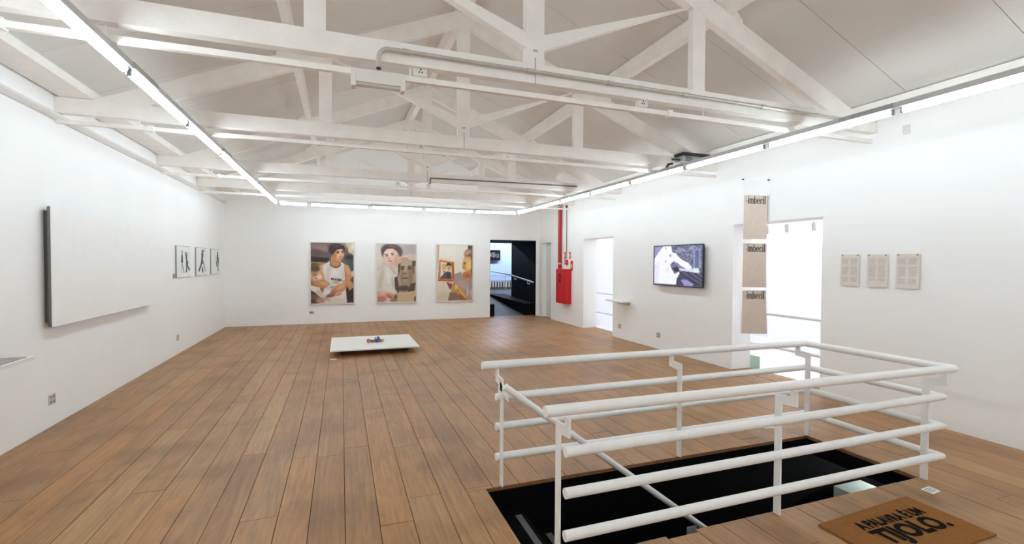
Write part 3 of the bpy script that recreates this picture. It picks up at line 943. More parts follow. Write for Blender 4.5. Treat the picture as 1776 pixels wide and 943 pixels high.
c.ell(.235, .175, .055, .008, (128, 98, 94), -6, .6).ell(.385, .155, .055, .008, (124, 94, 90), -8, .6).ell(.245, .2, .034, .012, (120, 92, 92), 0, .6).ell(.39, .18, .034, .012, (118, 90, 90), 0, .6).ell(.30, .245, .03, .014, (212, 162, 146), 0, .7).ell(.33, .29, .05, .013, (206, 124, 122), 10, .6).ell(.37, .34, .06, .02, (218, 172, 156), 10, .9)
c.poly([(.52, .22), (.72, .19), (.82, .17), (.84, .12), (.87, .15), (.84, .2), (.74, .25), (.55, .27)], (228, 180, 158)).ell(.66, .245, .1, .014, (208, 150, 128), -12, .8).ell(.75, .205, .06, .012, (240, 204, 186), -20, .8)
c.poly([(0, .46), (.2, .38), (.36, .42), (.52, .56), (.46, .78), (.44, .86), (0, .84)], (222, 216, 204)).poly([(.28, .36), (.40, .40), (.5, .53), (.4, .5)], (198, 189, 184)).ell(.32, .70, .016, .022, (120, 108, 104), 0, .6).ell(.1, .6, .06, .2, (200, 190, 174), 10, .9, .8).ell(.3, .6, .05, .16, (234, 230, 220), -10, .9, .8).ell(.42, .68, .05, .1, (196, 186, 176), -20, .9, .8)
c.poly([(.55, .32), (.92, .27), (1.0, .3), (1.0, 1), (.5, 1), (.5, .6)], (180, 156, 128)).ell(.75, .32, .2, .06, (196, 174, 148), 0, .9)
c.ell(.745, .50, .19, .25, (168, 145, 118), 0, .2).ell(.74, .35, .15, .08, (190, 168, 142), 0, .8).poly([(.53, .36), (.60, .32), (.575, .48), (.545, .56)], (96, 78, 66)).poly([(.90, .29), (1, .28), (1, .34), (.955, .4), (.95, .52), (.915, .48)], (98, 80, 66))
c.ell(.655, .385, .065, .01, (86, 68, 56), -8, .6).ell(.84, .38, .06, .01, (86, 68, 56), 6, .6).ell(.655, .42, .055, .026, (92, 72, 60), 0, .7).ell(.835, .415, .055, .026, (94, 74, 62), 0, .7).ell(.655, .42, .02, .012, (50, 38, 34), 0, .6).ell(.835, .415, .02, .012, (50, 38, 34), 0, .6)
c.ell(.71, .455, .03, .06, (184, 160, 134), 0, .9).ell(.70, .507, .05, .014, (108, 84, 68), 0, .7).ell(.70, .59, .095, .013, (88, 66, 56), 0, .6).ell(.70, .615, .07, .014, (186, 160, 132), 0, .8).ell(.64, .55, .03, .1, (146, 120, 98), 0, .9, .8).ell(.86, .55, .05, .13, (140, 116, 94), 0, .9, .7)
c.ell(.68, .765, .16, .05, (92, 74, 62), 0, .6).poly([(.44, .58), (.51, .55), (.55, .7), (.56, .85), (.46, .78)], (82, 66, 60)).poly([(.86, .69), (1, .66), (.95, .82), (.76, .86)], (92, 72, 64)).poly([(.55, .84), (.72, .84), (.86, .82), (1, .81), (1, 1), (.52, 1)], (206, 178, 140))
c.ell(.18, .87, .26, .06, (214, 158, 132), 8, .3).ell(.22, .845, .16, .025, (232, 184, 160), 8, .9).ell(.1, .95, .13, .05, (186, 118, 104), 0, .6).ell(.35, .895, .14, .04, (208, 152, 122), 25, .5)
for k in range(3):
    c.ell(.3 + k * .03, .885 + k * .025, .1, .008, (168, 112, 90), 22, .6)
c.ell(.47, .92, .035, .05, (98, 72, 62), 0, .6).poly([(.96, .92), (1, .9), (1, 1), (.95, 1)], (84, 64, 54)).ell(.42, .97, .1, .025, (160, 112, 88), 0, .7)
c.noise(1.6, 3).blur(1)
framed_print(.89, 1.985, .495, 2.135, c, 'framed photograph of a person holding up an old brown portrait, middle of three')

# --- person with an orange picture frame
c = Canvas(GW, GH, (232, 226, 210))
c.ell(.3, .1, .4, .15, (238, 233, 220), 0, .9).poly([(0, .65), (.4, .66), (.3, 1), (0, 1)], (224, 213, 192)).ell(.15, .95, .2, .1, (212, 198, 172), 0, .9).poly([(0, 0), (.06, 0), (.03, .42), (0, .44)], (206, 170, 146))
c.poly([(.86, 0), (1, 0), (1, .6), (.9, .4)], (112, 92, 88)).ell(.94, .06, .06, .06, (92, 76, 80), 0, .8)
c.ell(.90, .155, .14, .09, (150, 116, 88), -24, .4).ell(.86, .13, .1, .03, (190, 158, 124), -30, .8).ell(.92, .2, .1, .04, (120, 88, 66), -20, .8).ell(.85, .235, .1, .04, (196, 158, 118), -10, .8)
c.poly([(.73, .49), (.95, .44), (1, .62), (.68, .6)], (194, 130, 78)).ell(.86, .55, .1, .03, (170, 104, 62), 0, .9)
c.ell(.855, .345, .145, .13, (222, 170, 96), 8, .25).ell(.89, .36, .085, .08, (240, 200, 120), 0, .8).poly([(.735, .28), (.70, .365), (.725, .375), (.72, .40), (.74, .42), (.80, .44), (.82, .3)], (214, 156, 96)).ell(.78, .31, .035, .009, (120, 78, 48), -8, .6).ell(.775, .33, .022, .01, (96, 62, 44), 0, .6).ell(.745, .405, .028, .008, (164, 84, 60), 0, .6).ell(.83, .27, .08, .03, (226, 184, 130), -8, .9)
c.poly([(.97, .2), (1, .2), (1, .6), (.965, .5)], (124, 80, 54))
c.poly([(.46, .52), (.68, .48), (.74, .60), (.90, .62), (1, .58), (1, 1), (.3, 1), (.36, .86), (.44, .75)], (170, 146, 140)).ell(.7, .72, .16, .1, (184, 162, 156), 30, .9).ell(.86, .84, .03, .09, (212, 190, 184), 0, .7).ell(.96, .86, .04, .06, (206, 184, 176), 0, .8).poly([(.35, .85), (.6, .85), (.75, 1), (.3, 1)], (146, 110, 98))
c.poly([(.40, .70), (.56, .71), (.72, .82), (.94, 1), (.74, 1), (.55, .86), (.42, .80)], (204, 142, 68)).poly([(.5, .72), (.56, .71), (.60, .78), (.5, .8)], (232, 192, 96)).ell(.7, .86, .16, .018, (228, 176, 92), 50, .8).poly([(.6, .9), (.66, .88), (.84, 1), (.7, 1)], (164, 98, 50))
c.poly([(.26, .66), (.42, .67), (.40, .80), (.34, .78)], (132, 72, 58)).ell(.37, .67, .055, .022, (230, 178, 150), 0, .5)
c.poly([(.06, .25), (.47, .30), (.48, .60), (.44, .655), (.02, .64), (.04, .45)], (208, 130, 62)).poly([(.06, .25), (.47, .30), (.465, .315), (.06, .268)], (232, 164, 92)).poly([(.41, .3), (.47, .31), (.475, .6), (.43, .6)], (174, 98, 52)).poly([(.03, .61), (.44, .63), (.44, .655), (.02, .64)], (178, 100, 54)).poly([(.10, .30), (.40, .335), (.41, .605), (.09, .605)], (226, 219, 206))
c.poly([(.09, .58), (.18, .5), (.28, .47), (.38, .48), (.41, .605), (.09, .605)], (90, 82, 100)).ell(.33, .55, .06, .05, (66, 60, 72), 0, .8).ell(.20, .375, .065, .038, (206, 166, 82), 0, .5).ell(.19, .42, .048, .055, (230, 192, 118), 0, .4).ell(.33, .41, .05, .055, (224, 174, 102), 0, .4).poly([(.25, .37), (.27, .325), (.34, .31), (.40, .345), (.39, .39), (.35, .36), (.28, .37)], (54, 48, 52)).ell(.2, .475, .035, .01, (190, 74, 74), 0, .6).ell(.14, .52, .03, .022, (232, 224, 218), 0, .6)
for xx in (.175, .21, .315, .35):
    c.ell(xx, .41, .01, .006, (90, 60, 44), 0, .8)
c.noise(1.6, 3).blur(1)
framed_print(2.53, 3.615, .49, 2.135, c, 'framed photograph of a person holding an orange picture frame, right of the three')

# small label plates
LBL = mat('label_plate', (168, 166, 162), .5)


def wall_label(name, label, x0, x1, y0, y1, z0, z1):
    t = thing(name, label, 'label', ((x0 + x1) / 2, (y0 + y1) / 2, z0))
    bx('plate', LBL, x0, x1, y0, y1, z0, z1, t)
    p = MB()
    ink = mat('label_ink', (84, 82, 80), .6)
    n_ = 4
    for k in range(n_):
        z = z0 + (z1 - z0) * (.2 + .18 * k)
        if x1 - x0 > y1 - y0:
            p.box(x0 + .01, x0 + (x1 - x0) * (.6 + .3 * (k % 2)), y0 - .001, y0, z, z + .006)
        else:
            sx = x1 if x0 < 0 else x0 - .001
            p.box(sx, sx + .001, y0 + .01, y0 + (y1 - y0) * (.6 + .3 * (k % 2)), z, z + .006)
    p.build('printed_lines', ink, t)


wall_label('wall_label', 'small grey label under the leftmost photograph on the back wall', -.78, -.68, YB - .006, YB - .001, .262, .325)
wall_label('wall_label', 'small grey label left of the three figure drawings', XL + .001, XL + .006, 9.50, 9.60, 1.33, 1.41)

# ------------------------------------------------------------------ left wall: white canvas and figure drawings
cv = thing('white_canvas', 'large blank white canvas with dark sides on the left wall', 'canvas', (-2.65, 7.05, 1.0))
bx('stretcher', mat('canvas_side', (90, 88, 86), .8), XL + .002, -2.65, 5.815, 8.31, 1.04, 2.12, cv)
bx('edge_band', mat('canvas_edge', (112, 110, 107), .8), -2.651, -2.627, 5.771, 8.359, .996, 2.159, cv)
bx('canvas_face', mat('canvas_white', (247, 247, 245), .8, var=.01, bump=.1, bscale=200), -2.627, -2.615, 5.77, 8.36, .995, 2.16, cv, .003)


def figure_panel(y0, y1, kind, label):
    t = thing('figure_drawing', label, 'drawing', (XL + .03, (y0 + y1) / 2, 1.34), 'figure drawings on the left wall')
    bx('panel', mat('panel_edge', (150, 156, 152), .3), XL + .002, XL + .022, y0, y1, 1.335, 1.9, t)
    c = Canvas(60, 60, (236, 240, 237))
    K, G = (18, 20, 20), (120, 124, 122)
    if kind == 0:
        c.ell(.37, .18, .035, .05, (90, 94, 92)).poly([(.31, .3), (.38, .2), (.42, .38), (.41, .53), (.3, .53)], K).poly([(.3, .55), (.4, .55), (.52, .86), (.47, .88)], G, .7).poly([(.31, .55), (.36, .55), (.33, .86), (.3, .86)], G, .5)
        c.ell(.62, .22, .04, .05, (40, 42, 42)).ell(.73, .22, .035, .05, (120, 122, 122)).poly([(.6, .26), (.74, .26), (.74, .42), (.7, .5), (.63, .44)], (60, 62, 62)).poly([(.66, .48), (.78, .46), (.79, .64), (.92, .75), (.91, .82), (.84, .78), (.74, .64), (.71, .86), (.63, .86), (.66, .66)], K)
    elif kind == 1:
        c.ell(.55, .12, .06, .05, K).ell(.68, .10, .045, .05, (70, 72, 72)).poly([(.47, .17), (.66, .17), (.66, .28), (.6, .36), (.64, .55), (.56, .6), (.42, .52), (.46, .34)], (58, 60, 58))
        c.poly([(.46, .5), (.54, .54), (.44, .68), (.28, .86), (.2, .86), (.22, .78)], K).poly([(.6, .5), (.66, .48), (.86, .86), (.8, .88)], G).poly([(.52, .68), (.6, .7), (.64, .9), (.56, .92), (.48, .82)], (64, 66, 66))
    else:
        c.poly([(.66, .1), (.76, .12), (.84, .34), (.88, .46), (.84, .62), (.78, .78), (.88, .86), (.84, .92), (.72, .78), (.74, .56), (.64, .42)], K).poly([(.58, .46), (.66, .5), (.68, .74), (.6, .72), (.54, .58)], (96, 98, 96)).ell(.55, .35, .06, .1, G, a=.4)
    c.blur(1)
    c.build('ink_drawing', (XL + .0235, y0 + .008, 1.892), (0, y1 - y0 - .016, 0), (0, 0, -.55), PRINT, t)


figure_panel(9.63, 10.45, 0, 'pale panel with two black walking figures, nearest on the left wall')
figure_panel(10.80, 11.59, 1, 'pale panel with a striding black figure, middle of the left wall three')
figure_panel(11.93, 12.71, 2, 'pale panel with a single slim black figure, nearest the back corner')

# shelf on the left wall with printed matter
tag(MB().box(XL, -2.30, 2.4, 4.81, .85, .878, .003).build('wall_shelf', WHITEP), 'white shelf on the left wall at the edge of view', 'shelf')
sh = [('open grey magazine lying on the left wall shelf near its far end', 4.42, 4.76, (150, 146, 142)), ('pinkish printed sheet in the middle of the left wall shelf', 4.02, 4.36, (190, 168, 160)),
      ('dark printed booklet on the left wall shelf', 3.62, 3.95, (98, 96, 94)), ('grey printed sheet on the near end of the left wall shelf', 3.2, 3.52, (160, 158, 152))]
for k, (lb, a, b, col) in enumerate(sh):
    t = thing('printed_sheet', lb, 'print', (-2.47, (a + b) / 2, .878), 'prints on the left wall shelf')
    bx('sheet', mat('sheet_%d' % k, col, .6, var=.2, scale=14), -2.64, -2.325, a, b, .8785, .884, t)
    p = MB()
    for q in range(5):
        yy = a + .03 + q * (b - a - .06) / 5
        p.box(-2.60, -2.60 + random.uniform(.1, .24), yy, yy + .03, .884, .885)
    p.build('printed_pictures', mat('sheet_ink', (66, 64, 64), .6, var=.2, scale=20), t)


# ------------------------------------------------------------------ wall sockets
def socket(label, side, y, z, n_=2):
    x = XL if side < 0 else XR
    t = thing('wall_socket', label, 'socket', (x, y, z))
    s = -side
    P = mat('socket_plate', (206, 202, 196), .45)
    a, b = sorted((x, x + s * .008))
    bx('plate', P, a, b, y - .055, y + .055, z - .05, z + .05, t)
    K = mat('socket_dark', (150, 146, 140), .5)
    a, b = sorted((x + s * .008, x + s * .0105))
    for dy in ((-.025, .025) if n_ == 2 else (0,)):
        for dz in (-.024, .024):
            bx('insert', K, a, b, y + dy - .014, y + dy + .014, z + dz - .014, z + dz + .014, t)


socket('grey four-way wall socket below the white canvas', -1, 5.905, .265)
socket('small grey wall socket low on the left wall below the drawings', -1, 9.72, .29, 1)
socket('small grey socket low on the right wall below the little shelf', 1, 8.79, .262, 1)
socket('grey double socket low on the right wall left of the railing, under the television', 1, 7.46, .262)

# ------------------------------------------------------------------ television on the right wall
tv = thing('television', 'flat television with a white and dark blue picture on the right wall', 'television', (5.62, 6.87, 1.22))
TVB = mat('tv_bezel', (58, 60, 66), .35, .3)
bx('body', mat('tv_back', (30, 31, 34), .6), 5.605, 5.64, 6.225, 7.50, 1.235, 1.95, tv, .004)
y0, y1, z0, z1, bz = 6.21, 7.515, 1.224, 1.962, .018
for a in ((y0, y1, z0, z0 + bz), (y0, y1, z1 - bz, z1), (y0, y0 + bz, z0 + bz, z1 - bz), (y1 - bz, y1, z0 + bz, z1 - bz)):
    bx('bezel', TVB, 5.596, 5.612, a[0], a[1], a[2], a[3], tv)
bx('wall_mount', DARKM, 5.64, XR - .001, 6.6, 7.1, 1.4, 1.8, tv)
c = Canvas(150, 86, (104, 106, 138))
c.noise(26, 1)
c.poly([(0, 0), (.4, 0), (.3, .2), (0, .35)], (170, 170, 214), .6)
for k in range(26):
    xx, yy = rng.uniform(.38, .95), rng.uniform(.02, .4)
    c.ell(xx, yy, rng.uniform(.01, .035), rng.uniform(.02, .07), (172, 176, 200), rng.uniform(-60, 60), a=.55)
c.poly([(.50, .66), (.7, .62), (1, .72), (1, 1), (.46, 1)], (64, 62, 84))
for k in range(7):
    c.poly([(.52 + k * .07, .66), (.60 + k * .07, .66), (.98 + k * .05, .92), (.96 + k * .05, .98)], (104, 102, 150) if k % 2 else (48, 46, 60), .7)
c.poly([(.58, .85), (.7, .84), (.85, .95), (.8, 1), (.66, 1)], (150, 148, 206))
c.poly([(.12, .12), (.2, .0), (.38, .0), (.4, .16), (.48, .19), (.52, .26), (.62, .36), (.72, .42), (.80, .52), (.80, .60), (.70, .58), (.58, .50), (.48, .42), (.44, .38), (.36, .48), (.40, .6), (.46, .72), (.55, .64), (.56, .7), (.50, .84), (.49, .98), (.0, .98), (.0, .32)], (246, 246, 255))
c.poly([(.0, .5), (.12, .4), (.1, 1), (0, 1)], (222, 224, 252), .7).ell(.36, .24, .03, .04, (176, 180, 206)).ell(.26, .39, .015, .03, (170, 172, 186)).ell(.26, .06, .012, .04, (160, 164, 184)).ell(.29, .62, .04, .07, (222, 224, 240), a=.6)
c.ell(.50, .57, .075, .09, (40, 38, 54)).ell(.45, .5, .06, .06, (120, 116, 170), 30, a=.8).poly([(.44, .45), (.5, .42), (.6, .52), (.66, .58), (.55, .58)], (120, 118, 168))
c.poly([(.54, .57), (.92, .59), (.96, .63), (.92, .67), (.56, .62)], (214, 216, 240)).poly([(.82, .55), (.93, .55), (.94, .66), (.82, .66)], (224, 236, 246))
c.poly([(.83, .09), (.96, .08), (.96, .56), (.83, .56)], (172, 180, 226), .55).poly([(.86, .13), (.93, .12), (.93, .55), (.86, .55)], (92, 98, 134), .9)
c.noise(5, 1).blur(1)
c.build('screen', (5.6035, y1 - bz, z1 - bz), (0, -(y1 - y0 - 2 * bz), 0), (0, 0, -(z1 - z0 - 2 * bz)), paint_mat('tv_picture', 1.0), tv)

# small wall shelf by the far doorway
ws = thing('small_shelf', 'small white shelf on the right wall beside the far doorway', 'shelf', (5.57, 8.7, .78))
bx('board', WHITEP, 5.44, XR, 8.38, 8.98, .805, .83, ws, .002)
bx('bracket', mat('shelf_bracket', (196, 190, 182), .6), 5.52, XR, 8.42, 8.6, .77, .805, ws)

# ------------------------------------------------------------------ fire hose cabinet, riser, alarm and signs
fc = thing('fire_cabinet', 'red fire hose cabinet on the right wall', 'cabinet', (5.6, 11.37, .53))
bx('body', RED, 5.512, XR - .001, 11.095, 11.66, .54, 1.46, fc, .006)
dr = bx('door', RED, 5.503, 5.512, 11.11, 11.645, .56, 1.44, fc, .003)
MB().disc((5.500, 11.40, 1.28), .058, 'x', .004).build('porthole', DARKM, dr)
MB().disc((5.500, 11.40, 1.15), .058, 'x', .004).build('porthole', DARKM, dr)
bx('latch', DARKM, 5.496, 5.503, 11.57, 11.60, .97, 1.05, dr)
rp = thing('fire_riser', 'tall red fire water pipe rising from the red cabinet', 'pipe', (5.62, 11.66, 1.46))
MB().tube([(5.63, 11.69, 1.46), (5.63, 11.69, 3.17)], .048, 16).build('pipe', REDP, rp, True)
MB().tube([(5.63, 11.69, 1.58), (5.63, 11.69, 1.62)], .056, 16).build('clamp', STEEL, rp, True)
MB().tube([(5.63, 11.69, 3.17), (5.63, 11.69, 3.24)], .05, 16).build('end_collar', mat('rust_brown', (112, 66, 52), .7, var=.2), rp, True)
bx('support', TRIMW, 5.58, XR, 11.60, 11.78, 3.14, 3.17, rp)
ac = thing('alarm_conduit', 'thin olive conduit running down to the red alarm button', 'conduit', (5.66, 11.36, 1.72))
MB().tube([(5.665, 11.36, 1.72), (5.665, 11.36, 3.1)], .015, 10).build('pipe', mat('olive_pipe', (166, 162, 138), .45, .3), ac, True)
MB().tube([(5.665, 11.36, 3.1), (5.665, 11.36, 3.17)], .03, 10).build('end_collar', MATS['rust_brown'], ac, True)
al = thing('alarm_button', 'red fire alarm call point above the red cabinet', 'alarm', (5.66, 11.35, 1.58))
bx('case', RED, 5.63, XR - .001, 11.285, 11.415, 1.575, 1.70, al, .008)
MB().disc((5.622, 11.35, 1.64), .03, 'x', .01).build('button', mat('button_white', (222, 200, 196), .4), al)
MB().tube([(5.665, 11.36, 1.70), (5.665, 11.36, 1.74)], .028, 10).build('gland', STEEL, al, True)
for lb, yy, zz, hw, hh in (('small red sign left of the alarm conduit', 11.49, 1.82, .04, .09), ('small red sign right of the alarm conduit', 11.19, 1.82, .04, .09), ('red and white fire sign right of the alarm button', 11.08, 1.55, .065, .125)):
    t = thing('fire_sign', lb, 'sign', (XR - .01, yy, zz - hh))
    bx('plate', RED, XR - .006, XR - .001, yy - hw, yy + hw, zz - hh, zz + hh, t)
    p = MB()
    if hw > .05:
        p.prism([(yy - .03, zz - .06), (yy + .03, zz - .06), (yy + .035, zz - .01), (yy + .012, zz + .065), (yy - .005, zz + .03), (yy - .03, zz + .045), (yy - .036, zz - .01)], 'x', XR - .008, XR - .006)
        p.build('flame_mark', mat('sign_yellow', (245, 214, 150), .5), t)
    else:
        p.prism([(yy - .008, zz - .05), (yy + .008, zz - .05), (yy + .02, zz + .01), (yy + .012, zz + .05), (yy - .012, zz + .05), (yy - .02, zz + .01)], 'x', XR - .008, XR - .006)
        p.build('white_mark', mat('sign_white', (236, 222, 220), .5), t)

# ------------------------------------------------------------------ hanging poster strip with serif lettering
INK = mat('poster_ink', (44, 38, 36), .7)


def ring(m, put, cx, cy, rx, ry, tx, ty, a0=0, a1=360, seg=26):
    n_ = seg
    O, I = [], []
    for k in range(n_ + 1):
        a = math.radians(a0 + (a1 - a0) * k / n_)
        O.append((cx + rx * math.cos(a), cy + ry * math.sin(a)))
        I.append((cx + (rx - tx) * math.cos(a), cy + (ry - ty) * math.sin(a)))
    for k in range(n_):
        m.add([put(*O[k]), put(*O[k + 1]), put(*I[k + 1]), put(*I[k])], [(0, 1, 2, 3)])


def rect(m, put, x0, x1, y0, y1):
    m.add([put(x0, y0), put(x1, y0), put(x1, y1), put(x0, y1)], [(0, 1, 2, 3)])


def imbecil(m, put):
    """serif lettering '-imbecil' in units: x-height 1, ascender 1.5; returns width"""
    x = 0.0
    rect(m, put, x, x + .42, .44, .54); x += .52

    def stem(x, h):
        rect(m, put, x + .07, x + .27, 0, h)
        rect(m, put, x, x + .34, 0, .05)
        m.add([put(x, h), put(x + .07, h - .1), put(x + .27, h - .1), put(x + .27, h)], [(0, 1, 2, 3)])
        return x
    stem(x, 1.0); ring(m, put, x + .17, 1.32, .13, .13, .13, .13); x += .40
    stem(x, 1.0)
    for q in range(2):
        xo = x + .27 + q * .42
        ring(m, put, xo + .11, .72, .31, .28, .2, .1, 0, 150, 14)
        rect(m, put, xo + .22, xo + .42, 0, .72); rect(m, put, xo + .15, xo + .49, 0, .05)
    x += 1.22
    rect(m, put, x + .06, x + .26, 0, 1.5); m.add([put(x, 1.5), put(x + .06, 1.42), put(x + .26, 1.42), put(x + .26, 1.5)], [(0, 1, 2, 3)])
    ring(m, put, x + .42, .5, .36, .51, .21, .06, -150, 150, 26); x += .86
    ring(m, put, x + .36, .5, .36, .51, .21, .06, 0, 320, 28); rect(m, put, x + .1, x + .7, .5, .57); x += .80
    ring(m, put, x + .36, .5, .36, .51, .21, .06, 45, 318, 26); ring(m, put, x + .56, .80, .12, .12, .12, .12); x += .74
    stem(x, 1.0); ring(m, put, x + .17, 1.32, .13, .13, .13, .13); x += .40
    stem(x, 1.5); x += .36
    return x


px = XR - .022
pst = thing('poster_strip', 'transparent strip of three beige imbecil posters hanging at the near doorway', 'poster', (px, 5.25, .6))
PP = mat('poster_paper', (216, 200, 186), .75, var=.03, scale=12)
fl = MB().box(px + .002, px + .003, 5.005, 5.50, .60, 2.86)
fl.build('film', mat('clear_film', (250, 250, 250), .25, var=0, alpha=.06), pst)
for k, (ztop_l, ztop_r, zbl, zbr) in enumerate(((2.665, 2.60, 2.005, 1.985), (1.945, 1.925, 1.285, 1.30), (1.235, 1.262, .585, .645))):
    ya, yb = 5.46, 5.04
    dzl = 0.0
    m_ = MB()
    # paper sheet with a slight curl, split in rows
    N = 8
    vs, fs = [], []
    for j in range(N + 1):
        tt = j / N
        cur = .004 * math.sin(tt * math.pi) + (.006 * tt * tt if k == 2 else 0)
        for side in (0, 1):
            yy = (ya - .004 * math.sin(tt * 3 + k)) if side == 0 else (yb + .004 * math.sin(tt * 2.4 + k) - (.03 * tt if k == 2 else 0))
            zz = (ztop_l + (zbl - ztop_l) * tt) if side == 0 else (ztop_r + (zbr - ztop_r) * tt)
            vs.append((px - .001 - cur, yy, zz)); vs.append((px - .0002 - cur, yy, zz))
    for j in range(N):
        o = j * 4
        fs += [(o, o + 2, o + 6, o + 4), (o + 1, o + 5, o + 7, o + 3), (o, o + 4, o + 5, o + 1), (o + 2, o + 3, o + 7, o + 6)]
    fs += [(0, 1, 3, 2), (N * 4, N * 4 + 2, N * 4 + 3, N * 4 + 1)]
    m_.add(vs, fs)
    po = m_.build('poster', PP, pst)
    tm = MB()
    wid = imbecil(MB(), lambda a, b: (0, 0, 0))
    sc = .345 / wid
    ysl = (ztop_r - ztop_l) / (yb - ya)
    zb_ = ztop_l - .125
    y_start = ya - .05

    def put(a, b, sc=sc, zb_=zb_, ys_=y_start, ysl=ysl, ya=ya):
        yy = ys_ - a * sc
        return (px - .0065, yy, zb_ + b * sc * 1.15 + (yy - ya) * ysl)
    imbecil(tm, put)
    tm.build('lettering', INK, po)
for (yy, zz) in ((5.49, 2.90), (5.035, 2.82)):
    MB().tube([(XR - .001, yy, zz), (XR - .03, yy, zz)], .01, 8).build('nail', DARKM, pst)
MB().tube([(px, 5.49, 2.90), (px, 5.48, 2.86)], .002, 5).tube([(px, 5.035, 2.82), (px, 5.03, 2.78)], .002, 5).build('string', TRIMW, pst)

# three text sheets on the right wall
for k, (a, b, zt, zb2, lb) in enumerate(((3.775, 3.992, 1.755, 1.387, 'beige text sheet pinned on the right wall, nearest the doorway'), (3.472, 3.690, 1.753, 1.386, 'beige text sheet pinned on the right wall, middle of three'), (3.167, 3.388, 1.755, 1.387, 'beige text sheet pinned on the right wall, rightmost of three'))):
    t = thing('text_sheet', lb, 'paper sheet', (XR - .01, (a + b) / 2, zb2), 'text sheets pinned to the right wall')
    m_ = MB()
    m_.prism([(XR - .012, zt), (XR - .010, zt), (XR - .012, 1.55), (XR - .018, zb2), (XR - .020, zb2), (XR - .014, 1.55)], 'y', a, b)
    m_.build('sheet', mat('sheet_paper', (224, 215, 208), .8, var=.02, scale=10), t)
    bx('top_tape', mat('tape_cream', (228, 220, 198), .6), XR - .0135, XR - .012, a, b, zt - .025, zt - .001, t)
    for yy in (a + .02, b - .02):
        MB().disc((XR - .018, yy, zt - .012), .008, 'x', .005, 10).build('pin', mat('pin_grey', (120, 112, 104), .4, .5), t)
    p = MB()
    H = zt - zb2

    def xat(z): return XR - .0128 - .0015 - (.0062 * max(0, (1.56 - z) / (1.56 - zb2)))
    for cx0, cx1 in ((b - .02, a + (b - a) * .54), (a + (b - a) * .46, a + .02)):
        row = 0
        z = zt - .05
        while z > zb2 + (.05 if cx0 > cx1 + .05 and k != 1 else .07):
            gap = (row % 11 in (6, 7)) if k != 1 else (row % 13 == 5)
            if not gap:
                ln = (cx0 - cx1) * random.uniform(.8, 1.0)
                p.box(xat(z) - .0006, xat(z), cx0 - ln, cx0, z - .006, z)
            z -= .0115; row += 1
    p.build('printed_text', mat('faint_ink', (197, 190, 184), .8), t)

# ------------------------------------------------------------------ low white platform with the small colourful objects
pf = thing('low_platform', 'low white platform on the floor in the middle of the room', 'platform', (.57, 9.25, 0))
bx('top', mat('platform_white', (238, 236, 232), .5, var=.01), -.185, 1.325, 8.52, 9.99, .098, .12, pf, .002)
bx('plinth', mat('plinth_shadow_brown', (88, 66, 50), .8), -.02, 1.16, 8.80, 9.75, 0.001, .098, pf)  # brown shadow under the platform top is put into this colour
zt = .1205
bl = [('red', (196, 40, 48), .476, .05, .033, 'ball'), ('brown', (112, 66, 48), .533, .05, .024, 'roll'), ('dark olive', (104, 88, 40), .578, .05, .021, 'roll'),
      ('deep blue', (44, 52, 120), .626, .06, .027, 'roll'), ('teal blue', (32, 96, 146), .680, .06, .027, 'roll'), ('yellow', (226, 160, 44), .735, .045, .028, 'ball')]
for nm, col, xx, dpt, r_, kd in bl:
    M_ = mat('toy_' + nm.replace(' ', '_'), col, .45, var=.08, scale=30)
    t = thing('colour_roll', 'tiny %s roll in the colourful cluster on the low platform' % nm, 'roll', (xx, 9.2, zt), 'colourful rolls on the low platform')
    if kd == 'ball':
        MB().ball((xx, 9.2, zt + r_), r_ * .95, r_ * 1.2, r_).build('body', M_, t, True)
    else:
        MB().tube([(xx, 9.2 - dpt, zt + r_), (xx, 9.2 + dpt, zt + r_)], r_, 16).build('body', M_, t, True)
    MB().tube([(xx, 9.2 - dpt - .004, zt + r_), (xx, 9.2 - dpt + .02, zt + r_)], r_ * .35, 10).build('core', mat('roll_core', (210, 190, 160), .6), t, True)
for nm, col, xx, zz, r_ in (('violet', (120, 84, 160), .653, zt + .073, .026), ('light blue', (96, 140, 196), .602, zt + .064, .018)):
    t = thing('colour_roll', 'tiny %s roll on top of the colourful cluster' % nm, 'roll', (xx, 9.2, zz - r_), 'colourful rolls on the low platform')
    MB().tube([(xx, 9.15, zz), (xx, 9.25, zz)], r_, 16).build('body', mat('toy_' + nm.replace(' ', '_'), col, .45, var=.08, scale=30), t, True)
    MB().tube([(xx, 9.146, zz), (xx, 9.16, zz)], r_ * .35, 10).build('core', MATS['roll_core'], t, True)


# labels on the floor
def floor_label(label, pts, text_lines=True):
    xs = [p[0] for p in pts]; ys_ = [p[1] for p in pts]
    t = thing('floor_label', label, 'label', (sum(xs) / 4, sum(ys_) / 4, 0.001))
    MB().prism(pts, 'z', .001, .006).build('card', mat('card_white', (236, 234, 230), .6), t)
    if text_lines:
        p = MB()
        a, b, c_, d = [Vector((q[0], q[1], 0)) for q in pts]
        for k in range(4):
            v0, v1 = .2 + .18 * k, .27 + .18 * k
            for u0, u1 in ((.12, .3), (.34, .55), (.6, .85 - .1 * (k % 2))):
                P = []
                for (u, v) in ((u0, v0), (u1, v0), (u1, v1), (u0, v1)):
                    q = a * (1 - u) * (1 - v) + b * u * (1 - v) + c_ * u * v + d * (1 - u) * v
                    P.append((q.x, q.y, .0065))
                p.add(P, [(0, 1, 2, 3)])
        p.build('printed_lines', mat('card_ink', (92, 90, 88), .7), t)


floor_label('white label card on the floor beyond the doormat corner', [(3.974, 2.176), (4.082, 2.184), (4.075, 2.108), (3.973, 2.100)])
floor_label('white label card on the floor behind the railing', [(3.955, 3.545), (4.07, 3.545), (4.08, 3.49), (3.965, 3.49)])
floor_label('white label card on the floor before the low platform', [(-.175, 8.40), (-.075, 8.40), (-.075, 8.33), (-.175, 8.33)])

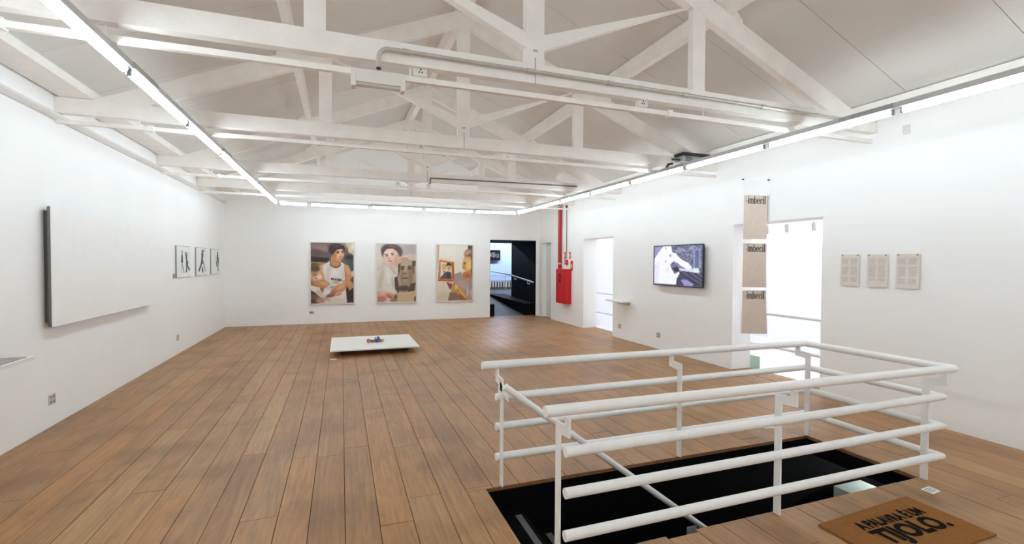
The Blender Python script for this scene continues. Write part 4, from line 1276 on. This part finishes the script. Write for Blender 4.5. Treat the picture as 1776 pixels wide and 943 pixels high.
# ------------------------------------------------------------------ coir doormat with lettering
dm = thing('doormat', 'brown coir doormat lettered A PALAVRA E UM TIJOLO beside the railing', 'doormat', (3.27, 1.87, 0))
mm = MB()
bm = bmesh.new()
bmesh.ops.create_grid(bm, x_segments=90, y_segments=46, size=.5)
C4 = [Vector((2.81, 1.64, 0)), Vector((3.735, 1.645, 0)), Vector((3.735, 2.138, 0)), Vector((2.81, 2.085, 0))]
vs = []
for v in bm.verts:
    u, t_ = v.co.x + .5, v.co.y + .5
    q = C4[0] * (1 - u) * (1 - t_) + C4[1] * u * (1 - t_) + C4[2] * u * t_ + C4[3] * (1 - u) * t_
    e = min(u, 1 - u, t_, 1 - t_)
    j = .003 if e < .001 else .001
    z = .017 + random.uniform(-.0015, .0015) - (.006 if e < .004 else 0)
    vs.append((q.x + random.uniform(-j, j), q.y + random.uniform(-j, j), z))
bm.verts.index_update()
mm.add(vs, [[v.index for v in f.verts] for f in bm.faces])
bm.free()
mm.prism([(p.x, p.y) for p in C4], 'z', .001, .012)
COIR = mat('coir', (164, 112, 62), .95, var=.22, scale=180, bump=.8, bscale=500, spec=.1)
mat_o = mm.build('pile', COIR, dm)


def text_mesh(txt, x0, x1, y0, y1, z, bold, name, parent, material):
    cu = bpy.data.curves.new('lettering', 'FONT')
    cu.body = txt
    cu.offset = bold
    cu.resolution_u = 4
    ob = bpy.data.objects.new('lettering', cu)
    COL.objects.link(ob)
    dg = bpy.context.evaluated_depsgraph_get()
    me = bpy.data.meshes.new_from_object(ob.evaluated_get(dg))
    V = np.array([v.co[:] for v in me.vertices])
    F = [tuple(p.vertices) for p in me.polygons]
    bpy.data.objects.remove(ob); bpy.data.curves.remove(cu); bpy.data.meshes.remove(me)
    mn, mx = V.min(0), V.max(0)
    m_ = MB()
    P = [(x0 + (v[0] - mn[0]) / (mx[0] - mn[0]) * (x1 - x0), y0 + (v[1] - mn[1]) / (mx[1] - mn[1]) * (y1 - y0), z) for v in V]
    m_.add(P, F)
    return m_.build(name, material, parent)


MINK = mat('mat_ink', (22, 18, 16), .95, var=.3, scale=200, spec=.1)
text_mesh('A PALAVRA É UM', 3.0, 3.60, 1.93, 2.03, .0195, .05, 'lettering', dm, MINK)
text_mesh('TIJOLO.', 3.0, 3.60, 1.74, 1.92, .0195, .045, 'lettering', dm, MINK)
